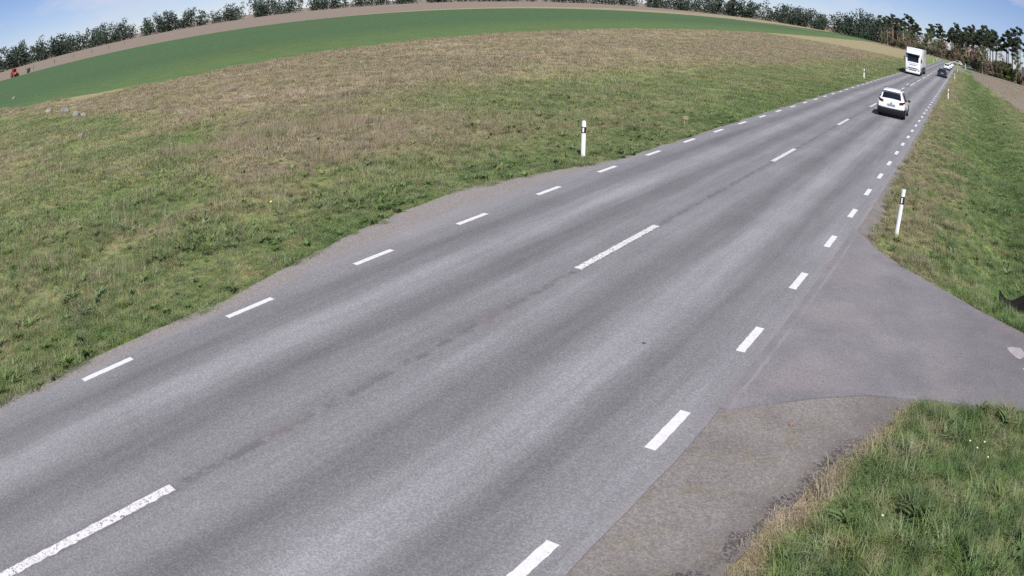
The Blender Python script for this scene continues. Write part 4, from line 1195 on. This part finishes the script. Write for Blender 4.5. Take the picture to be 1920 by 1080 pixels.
PROTO = {
 'pine': [make_tree('pine_tree', 'pine', 11 + i, 17 + 1.6 * i, 'needles', 5200, .42, 'bark') for i in range(3)],
 'red_pine': [make_tree('pine_tree', 'pine', 21 + i, 16.5 + 1.5 * i, 'needles', 4600, .42, 'bark_red') for i in range(2)],
 'birch': [make_tree('birch_tree', 'birch', 31 + i, 11 + 2 * i, 'spring_leaf', 3200, .32, 'birch_bark') for i in range(2)],
 'shrub': [make_tree('shrub', 'shrub', 41 + i, 4.6 + .9 * i, 'shrub_leaf', 4200, .34, 'twig') for i in range(3)],
 'green_shrub': [make_tree('shrub', 'shrub', 51 + i, 5.6 + 1.0 * i, 'spring_leaf', 4600, .34, 'twig') for i in range(2)],
 'twig_shrub': [make_tree('shrub', 'shrub', 61 + i, 5.0 + 1.2 * i, 'twig', 3600, .32, 'twig') for i in range(2)],
}
NAME = {'pine': 'pine_tree', 'red_pine': 'pine_tree', 'birch': 'birch_tree', 'shrub': 'shrub', 'green_shrub': 'shrub', 'twig_shrub': 'shrub'}
def plant(kind, x, y, s, label, group):
    tme, cme = rnd.choice(PROTO[kind])
    e = empty(NAME[kind], (x, y, -0.05), rnd.uniform(0, 6.28)); e.scale = (s, s, s)
    link('stems' if 'shrub' in kind else 'trunk', tme, e); link('foliage' if 'shrub' in kind else 'crown', cme, e)
    tag(e, label, 'shrub' if 'shrub' in kind else 'tree', group)
KINDS = {'pine': ('tall dark-trunked pine', 'dark pines'), 'red_pine': ('tall pine with reddish bare trunk', 'reddish pines'), 'birch': ('slender pale-barked birch', 'birches'),
         'shrub': ('dull olive shrub', 'olive shrubs'), 'green_shrub': ('fresh green bush', 'green bushes'), 'twig_shrub': ('brown leafless shrub', 'bare shrubs')}
PLACE = {'rim': 'at the edge of the brown field', 'bend': 'in the wood straight beyond the road bend', 'corner': 'between the far side road and the bend', 'house': 'in front of or beside the red-brown house'}
def wood(kind, x, y, s=1.0, place=None):
    if place is None: place = 'bend' if y > 352 else 'house' if x > 22 else 'rim' if x > 7.3 and y < 296 else 'corner'
    a, b = KINDS[kind]
    plant(kind, x, y, s, a + ' ' + PLACE[place], b + ' ' + PLACE[place])
# rim of the wood behind the brown field
for x, kind, s in [(7.6, 'shrub', .8), (9.4, 'twig_shrub', .85), (11.0, 'shrub', .8), (12.6, 'twig_shrub', .7), (13.3, 'shrub', .9), (14.0, 'shrub', .95), (14.8, 'twig_shrub', .9), (16.4, 'shrub', .9), (20.7, 'twig_shrub', .7), (15.6, 'green_shrub', 1.05), (17.2, 'green_shrub', 1.1),
                   (18.6, 'shrub', 1.0), (19.8, 'green_shrub', .85), (21.4, 'shrub', .75), (26.5, 'shrub', .7), (30.5, 'green_shrub', .8), (36, 'shrub', .9), (42, 'green_shrub', 1.0), (49, 'shrub', 1.0)]:
    wood(kind, x, 259.5 + .42 * min(x, 14) + rnd.uniform(-.8, 2.2) + (3 if x > 15 else 0), s)
for x, y, kind, s in [(8.6, 268, 'red_pine', 1), (10.3, 272, 'red_pine', .95), (11.8, 276, 'pine', .95), (9.6, 281, 'red_pine', 1.05), (13.2, 279, 'red_pine', 1.0), (12.4, 290, 'red_pine', 1.05), (15.2, 292, 'pine', 1.0),
                      (14.4, 270.5, 'pine', .9), (18.9, 275, 'pine', 1.0), (20.1, 281, 'pine', .95), (21.2, 270, 'pine', 1.0), (23.4, 266.5, 'pine', 1.05), (24.6, 271, 'pine', 1.0), (23.0, 264.6, 'birch', .95),
                      (8.0, 262.5, 'birch', .9), (30, 272, 'pine', 1.0), (37, 276, 'pine', 1.05), (44, 270, 'pine', 1.0), (52, 278, 'red_pine', 1.0), (34, 284, 'pine', 1.0)]:
    wood(kind, x, y, s)
# the wood round the bend
for k in range(46):
    x = rnd.uniform(-52, 8); y = 396 + rnd.uniform(0, 60) + (0 if x < -5 else -12) - .35 * max(0, x) * 3
    wood(rnd.choice(['red_pine', 'pine', 'red_pine', 'birch']), x, y, rnd.uniform(.9, 1.15))
for k in range(34):
    x = -46 + 54 * (k + rnd.random()) / 34; y = 389 + rnd.uniform(0, 8) - max(0, x + 6) * 3.2
    wood(rnd.choice(['shrub', 'shrub', 'twig_shrub', 'green_shrub', 'twig_shrub']), x, y, rnd.uniform(.6, 1.0))
for x, y, kind, s in [(3.6, 300, 'shrub', .75), (5.2, 291, 'shrub', .75), (4.4, 320, 'red_pine', 1), (7.0, 305, 'red_pine', 1), (6.2, 288, 'twig_shrub', .8), (1.5, 330, 'red_pine', 1), (2.6, 312, 'shrub', .8), (5.6, 330, 'pine', 1), (9.5, 300, 'red_pine', 1), (0.6, 318, 'twig_shrub', .8), (3.4, 345, 'red_pine', 1), (-1.0, 350, 'red_pine', 1), (8.2, 318, 'red_pine', 1.0)]:
    wood(kind, x, y, s)
# two dark bushes by the tractor
for x, y, s, lab in [(-236, 57.8, .50, 'dark bush at the crop edge on the open side of the tractor'), (-224.5, 68.5, .36, 'small dark bush right beside the red tractor')]:
    plant('shrub', x, y, s, lab, None)

# far woodland masses
def far_wood(name, path, depth, hmin, hmax, n, label, seed, size=1.5, mat='far_leaf'):
    r = np.random.default_rng(seed); C = []
    for k in range(n):
        t = (k + r.random()) / n * (len(path) - 1); i = min(int(t), len(path) - 2); f = t - i
        x = path[i][0] + (path[i + 1][0] - path[i][0]) * f + r.normal(0, depth); y = path[i][1] + (path[i + 1][1] - path[i][1]) * f + r.normal(0, depth)
        h = r.uniform(hmin, hmax) * (0.7 + .6 * vnoise(np.array([x]), np.array([y]), .02, seed)[0])
        w = h * r.uniform(.30, .46)
        for q in range(5): C.append((x + r.normal(0, w * .4), y + r.normal(0, w * .4), h * (.18 + .19 * q), w * (1.0 - .12 * q)))
    V, Fc = leaf_cloud(C, n * 230, size, seed, .9)
    V[:, 2] = np.maximum(V[:, 2], -.2)
    o = link(name, raw(name, V, Fc, mat)); return tag(o, label, 'woodland', kind='stuff')
far_wood('distant_woodland', [(-560, -60), (-520, 60), (-560, 160), (-640, 300), (-640, 480), (-520, 620), (-330, 700)], 10, 11, 19, 330, 'dark distant woodland beyond the brown field at the left', 5, 1.9)
far_wood('distant_thicket', [(-60, 478), (-20, 466), (16, 440)], 5, 9, 12, 60, 'brown thicket filling the wood behind the far bend', 12, 1.2, 'twig')
far_wood('distant_woodland', [(-330, 700), (-180, 660), (-80, 560), (-45, 470)], 9, 12, 18, 170, 'dark distant woodland beyond the meadow left of the bend', 6, 1.7)
far_wood('distant_woodland', [(75, 410), (110, 380), (135, 300), (150, 200)], 9, 11, 15, 90, 'dark distant woodland behind the pines and the house', 8, 1.6)

# fence posts on the far brown field
for k in range(7):
    x = -262 - 9 * k; y = 72 + 13 * k
    e = empty('fence_post', (x, y, -0.06), k)
    MB().box((0, 0, .6), (.22, .22, 1.6), .03).build('post', 'fence_wood', e)
    MB().box((0, 0, 1.43), (.28, .28, .08), .02).build('cap', 'fence_wood', e)
    tag(e, 'dark wooden fence post between the crop and far brown field', 'fence post', 'fence posts on the far field')

# ------------------------------------------------------------------ red-brown house by the wood
e = empty('house', (31.5, 262.0, -0.06), R_(-6))
wl_ = MB().box((0, 0, 1.6), (13.0, 8.0, 3.4), .02).build('wall', 'house_red', e, smooth=False)
gb = MB(); gb.poly_x([(-4.0, 3.302), (4.0, 3.302), (0, 6.2)], -6.48, 6.48); gb.build('gable', 'house_red', e, smooth=False)
rf = MB()
for s in (-1, 1):
    rf.poly_x([(s * 4.7, 2.95), (0, 6.35), (0, 6.58), (s * 4.8, 3.12)], -7.0, 7.0)
ro = rf.build('roof', 'roof_tile', e, smooth=False)
MB().box((2.0, .4, 6.7), (.9, .9, 1.5), .02).build('chimney', 'house_red', ro, smooth=False)
for x_ in (-5.0, -2.4, 2.4, 5.0):
    w = MB().box((x_, -4.03, 1.75), (1.3, .10, 1.35), .01).build('window', 'trim', e)
    for sx in (-1, 1): MB().box((x_ + sx * .29, -4.085, 1.75), (.50, .03, 1.12), .005).build('pane', 'glass', w)
d_ = MB().box((0, -4.03, 1.05), (1.05, .10, 2.1), .01).build('door', 'trim', e)
MB().box((.38, -4.10, 1.05), (.10, .05, .04), .01).build('handle', 'black_plastic', d_)
for x_ in (-2.0, 2.0):
    w = MB().box((-6.53, x_, 1.75), (.10, 1.3, 1.35), .01).build('window', 'trim', e)
    for sx in (-1, 1): MB().box((-6.585, x_ + sx * .29, 1.75), (.03, .50, 1.12), .005).build('pane', 'glass', w)
MB().box((0, 0, -.05), (13.1, 8.1, .5), .02).build('plinth', 'rock', e, smooth=False)
tag(e, 'red-brown house with dark roof behind the pines by the field', 'house')
